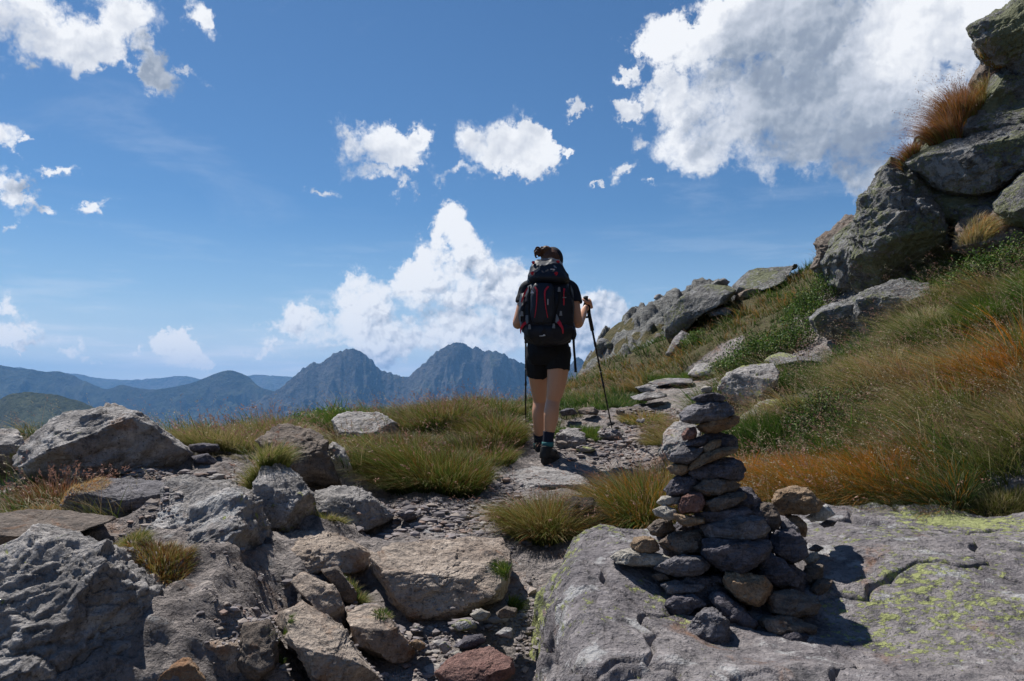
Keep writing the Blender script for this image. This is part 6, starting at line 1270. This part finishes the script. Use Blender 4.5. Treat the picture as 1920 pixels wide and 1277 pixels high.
tussock(1860,800,4.9,.35,.25,.22,5000,dict(olive=3,straw=2),dict(straw=4,pale=1,green=1),'pale straw tussock above the whitish rough rock',(-.8,-.25),seeds=40)
tussock(1780,205,8.75,.22,.18,.42,2600,dict(rust=2,olive=2,dark=1),dict(rust=4,pink=3,orange=1),'reddish tuft with feathery seed heads standing out from the cliff against the clouds',(-.55,-.1),False,150,.6)
tussock(1705,265,8.8,.10,.1,.20,700,dict(rust=2,olive=2),dict(rust=3,pink=2),'small reddish tuft on the cliff edge below the feathery one',(-.6,-.1),False,30)
tussock(1850,170,8.7,.30,.15,.22,3000,dict(olive=2,rust=2),dict(rust=2,straw=3,olive=2),'brown grass in the notch under the overhanging top block',(-.3,-.4),False)
tussock(1688,304,8.3,.07,.07,.09,500,dict(olive=2,straw=2),dict(orange=2,straw=2),'tiny straw tuft at the tip of the lichen-covered band',(-.3,-.2),False)
tussock(1745,372,8.0,.30,.25,.24,5500,dict(green=3,dark=2),dict(green=4,olive=3,straw=1),'green grass on the ledge of the cliff face',(-.2,-.5),False)
tussock(1815,395,7.9,.22,.2,.20,3600,dict(straw=3,olive=2),dict(straw=4,orange=1,olive=1),'straw-coloured grass on the ledge left of the bulging boulder',(-.3,-.5),False)
tussock(1790,425,7.8,.08,.08,.18,1400,dict(straw=3,olive=2),dict(straw=4,orange=1),'dry tuft trailing down from the ledge above the leafy shrub',(-.2,-.5),False)
tussock(70,950,3.75,.32,.18,.05,5000,dict(straw=3,orange=1),dict(straw=4,orange=1.2),'flat mat of dry golden grass at the left edge',(.1,-.3),False,droop=1.3)
tussock(110,900,4.15,.25,.12,.16,900,dict(rust=3,dark=2),dict(rust=3,pink=2,straw=1),'thin dark reddish grass in front of the large pointed boulder',(.1,-.2),False,80)
tussock(400,832,5.4,.36,.3,.20,6500,dict(olive=3,green=2),dict(straw=4,olive=3,pink=1),'straw-coloured tussock right of the large pointed boulder',(-.2,-.1),seeds=120)
tussock(500,815,6.0,.35,.3,.22,4200,dict(olive=3,green=2),dict(straw=3,olive=3,pink=1.5),'pale tussock behind the dark brown upright boulder',(-.2,-.1),seeds=110)
tussock(612,990,4.0,.08,.06,.09,1100,G2,dict(olive=3,straw=2),'small olive tuft at the foot of the rounded bedrock hump',(.1,-.3),False)
tussock(665,1085,3.42,.05,.04,.06,700,dict(green=3,olive=1),dict(green=2,straw=2),'small yellow green tuft in a crack left of the wide rock step',(0,-.3),False)
tussock(527,1200,2.75,.035,.03,.04,400,dict(green=3,olive=1),dict(green=3,olive=1),'tiny bright green tuft low down in a crack among the brown blocks',(0,-.3),False)
tussock(718,1160,3.05,.03,.03,.035,300,dict(green=3,olive=1),dict(green=2,straw=1),'tiny green tuft at the edge of the pale brown slab-like rock',(0,-.3),False)
tussock(952,1078,3.4,.06,.04,.06,700,dict(green=3,dark=1),dict(green=2,olive=2),'small green tuft between the rock step and the big slab',(0,-.3),False)
tussock(1280,805,6.4,.28,.25,.20,3600,dict(olive=3,green=1),dict(straw=4,rust=2,olive=1),'straw tussock between the path and the top of the cairn',(-.3,-.2),seeds=40)
tussock(1205,770,7.6,.20,.2,.14,1800,G2,dict(orange=1,straw=3,olive=3),'golden tuft against the right side of the dark angular boulder',(-.2,-.2))
tussock(1090,835,6.9,.30,.25,.13,3000,G1,dict(green=4,olive=3),'short green clump right of the legs of the hiker',(-.2,-.2))
tussock(1115,745,9.2,.6,.4,.16,4200,dict(green=3,teal=2),dict(teal=3,green=3,straw=1),'soft blue green grass clump right of the shorts of the hiker',(-.3,-.1))
tussock(1290,690,11.8,.55,.4,.22,3200,dict(dark=3,green=3),dict(green=4,olive=2),'dark green clump beside the far bend of the path',(-.3,-.1))

# more single tufts on the right-hand slope
for (px, py, d, rx, h, kind, lab) in [
 (1640,700,6.6,.24,.26,0,'straw tussock on the slope straight above the dark-leaved shrub'),
 (1720,640,7.0,.26,.26,1,'pale tussock in the upper middle of the slope below the cliff'),
 (1800,690,5.9,.24,.26,0,'straw tussock left of the high orange one'),
 (1680,800,5.3,.22,.24,2,'dark green tussock in the middle of the slope'),
 (1760,860,4.7,.20,.24,1,'pale tussock left above the whitish rough rock'),
 (1830,600,6.6,.24,.26,2,'dark green tussock high on the slope near the right edge'),
 (1440,890,5.0,.20,.22,3,'rust tussock between the cairn and the bright orange tussock'),
 (1450,800,6.2,.20,.18,0,'straw tussock at the foot of the cracked bedrock behind the cairn'),
 (1700,560,8.0,.26,.24,1,'pale tussock right below the steep lower face of the cliff'),
 (1880,870,4.5,.18,.20,0,'straw tussock just above the whitish rough rock at the right edge')]:
    tussock(px, py, d, rx, rx * .85, h, 3200, [dict(straw=2,olive=3), dict(olive=3,green=2), dict(dark=4,green=2), dict(rust=2,olive=2)][kind], [dict(straw=5,pale=2,olive=2), dict(pale=4,straw=2,green=1), dict(green=4,olive=2), dict(rust=4,orange=3,straw=1)][kind], lab, (-.65, -.2), seeds=30)
# bare earth hump beside the path
o = poly_rock('earth_hump', [(1035,1000),(1050,955),(1075,930),(1110,935),(1140,965),(1150,1000),(1090,1020)], 4.3, .16, rock_mat('bare_earth', (.055,.040,.030), (.085,.065,.048), sc=2.5, bump=.012), 333, 5, .12, 0, .6, 2); tag(o, 'hump of bare brown earth beside the tussock in front of the slab', 'earth')

def shrub(px, py, d, rx, ry, rz, nleaf, lab, seed, leaf=.011, twigs=60, cols=('green','dark'), bright=1.0, on_ground=True):
    rs = np.random.RandomState(seed); c = np.array(P(px, py, d)[:])
    if on_ground: c[2] = float(gh(c[0], c[1]))
    e = bpy.data.objects.new('shrub', None); COL.objects.link(e); e.location = c; tag(e, lab, 'shrub')
    tw = []; ends = []
    for k in range(twigs):
        a = rs.uniform(0, 6.28); q = math.sqrt(rs.uniform(0, 1)); ex = np.array([rx * q * math.cos(a), ry * q * math.sin(a), 0]); gz_ = (float(gh(c[0] + ex[0], c[1] + ex[1])) - c[2]) if on_ground else -.05
        top = ex + np.array([rs.normal() * .04, rs.normal() * .04, gz_ + rz * (1 - .5 * q * q) * rs.uniform(.6, 1.1)])
        b0 = np.array([ex[0] * .45, ex[1] * .45, gz_ * .6 - .02]); mid = (b0 + top) / 2 + rs.normal(size=3) * .035
        pth, _ = resamp([b0, mid, top], [.003] * 3, 4); tw.append(tube(pth, np.linspace(.0045, .0015, len(pth)), 5, cap=False)); ends += [pth[j] for j in range(4, len(pth))]
    v, q_, t = join(tw); link('stem', mesh_np('stem', v, [q_, t] if len(t) else q_, plain('twig_bark', (.14, .10, .075), .9)), e)
    ends = np.array(ends); n = nleaf; b0 = ends[rs.randint(0, len(ends), n)] + rs.normal(size=(n, 3)) * np.array([.03, .03, .02]) * max(1, rx / .3)
    a = rs.normal(size=(n, 3)); a[:, 2] = np.abs(a[:, 2]) * .6 + .25; a /= np.linalg.norm(a, axis=1)[:, None]
    b = np.cross(a, rs.normal(size=(n, 3))); b /= np.linalg.norm(b, axis=1)[:, None]; s = (leaf * rs.uniform(.6, 1.3, n))[:, None]
    V_ = np.stack([b0, b0 + a * s + b * s * .42, b0 + a * s * 2, b0 + a * s - b * s * .42], 1).reshape(-1, 3); i = np.arange(n) * 4
    col = pick(n, {cols[0]: 3, cols[1]: 2, 'olive': .6}, rs) * rs.uniform(.6, 1.4, (n, 1)) * bright
    link('foliage', mesh_np('foliage', V_, np.stack([i, i + 1, i + 2, i + 3], 1), LEAFM, False, attrs={'col': np.repeat(col, 4, 0)}), e)
shrub(1400,680,9.6,.46,.38,.42,6500,'leafy green shrub at the bend of the path, lowest of the shrub row',1,.016,70)
shrub(1465,652,9.9,.50,.40,.44,6500,'leafy green shrub in the middle of the row, above the bare twigs',2,.016,80)
shrub(1530,612,10.6,.52,.42,.42,6000,'leafy green shrub behind the outcrop with the lichen cap',3,.017,70)
shrub(1590,560,11.6,.48,.42,.42,5000,'highest shrub of the row, right under the cliff',4,.018,60)
shrub(1548,812,5.5,.32,.26,.32,5200,'dark-leaved shrub with bare grey twigs in the grass right of the cairn',5,.010,90,('dark','green'))
shrub(1600,770,5.8,.28,.24,.28,2600,'thin leafy shrub just above the dark-leaved one',6,.010,60)
shrub(1860,452,7.5,.46,.25,.34,4600,'leafy shrub at the foot of the cliff by the right edge',7,.014,70)
shrub(1760,478,7.9,.30,.2,.14,1500,'low leafy shrub under the rough dark foot of the cliff',8,.014,50)
shrub(1298,632,13.6,.22,.2,.26,1700,'small round green bush beside the pale lichen-streaked rock foot',9,.018,40,('green','green'))
shrub(1600,470,10.3,.14,.12,.55,1800,'green plants hanging in the cleft at the left end of the cliff',10,.016,40,('green','green'),1.2)
shrub(600,778,7.4,.26,.2,.12,1500,'low leafy plant on the crest behind the dark brown upright boulder',11,.013,40,('green','green'),1.3)
shrub(680,812,6.2,.16,.12,.10,900,'small leafy plant at the right foot of the rounded crest boulder',12,.012,30,('green','green'),1.3)
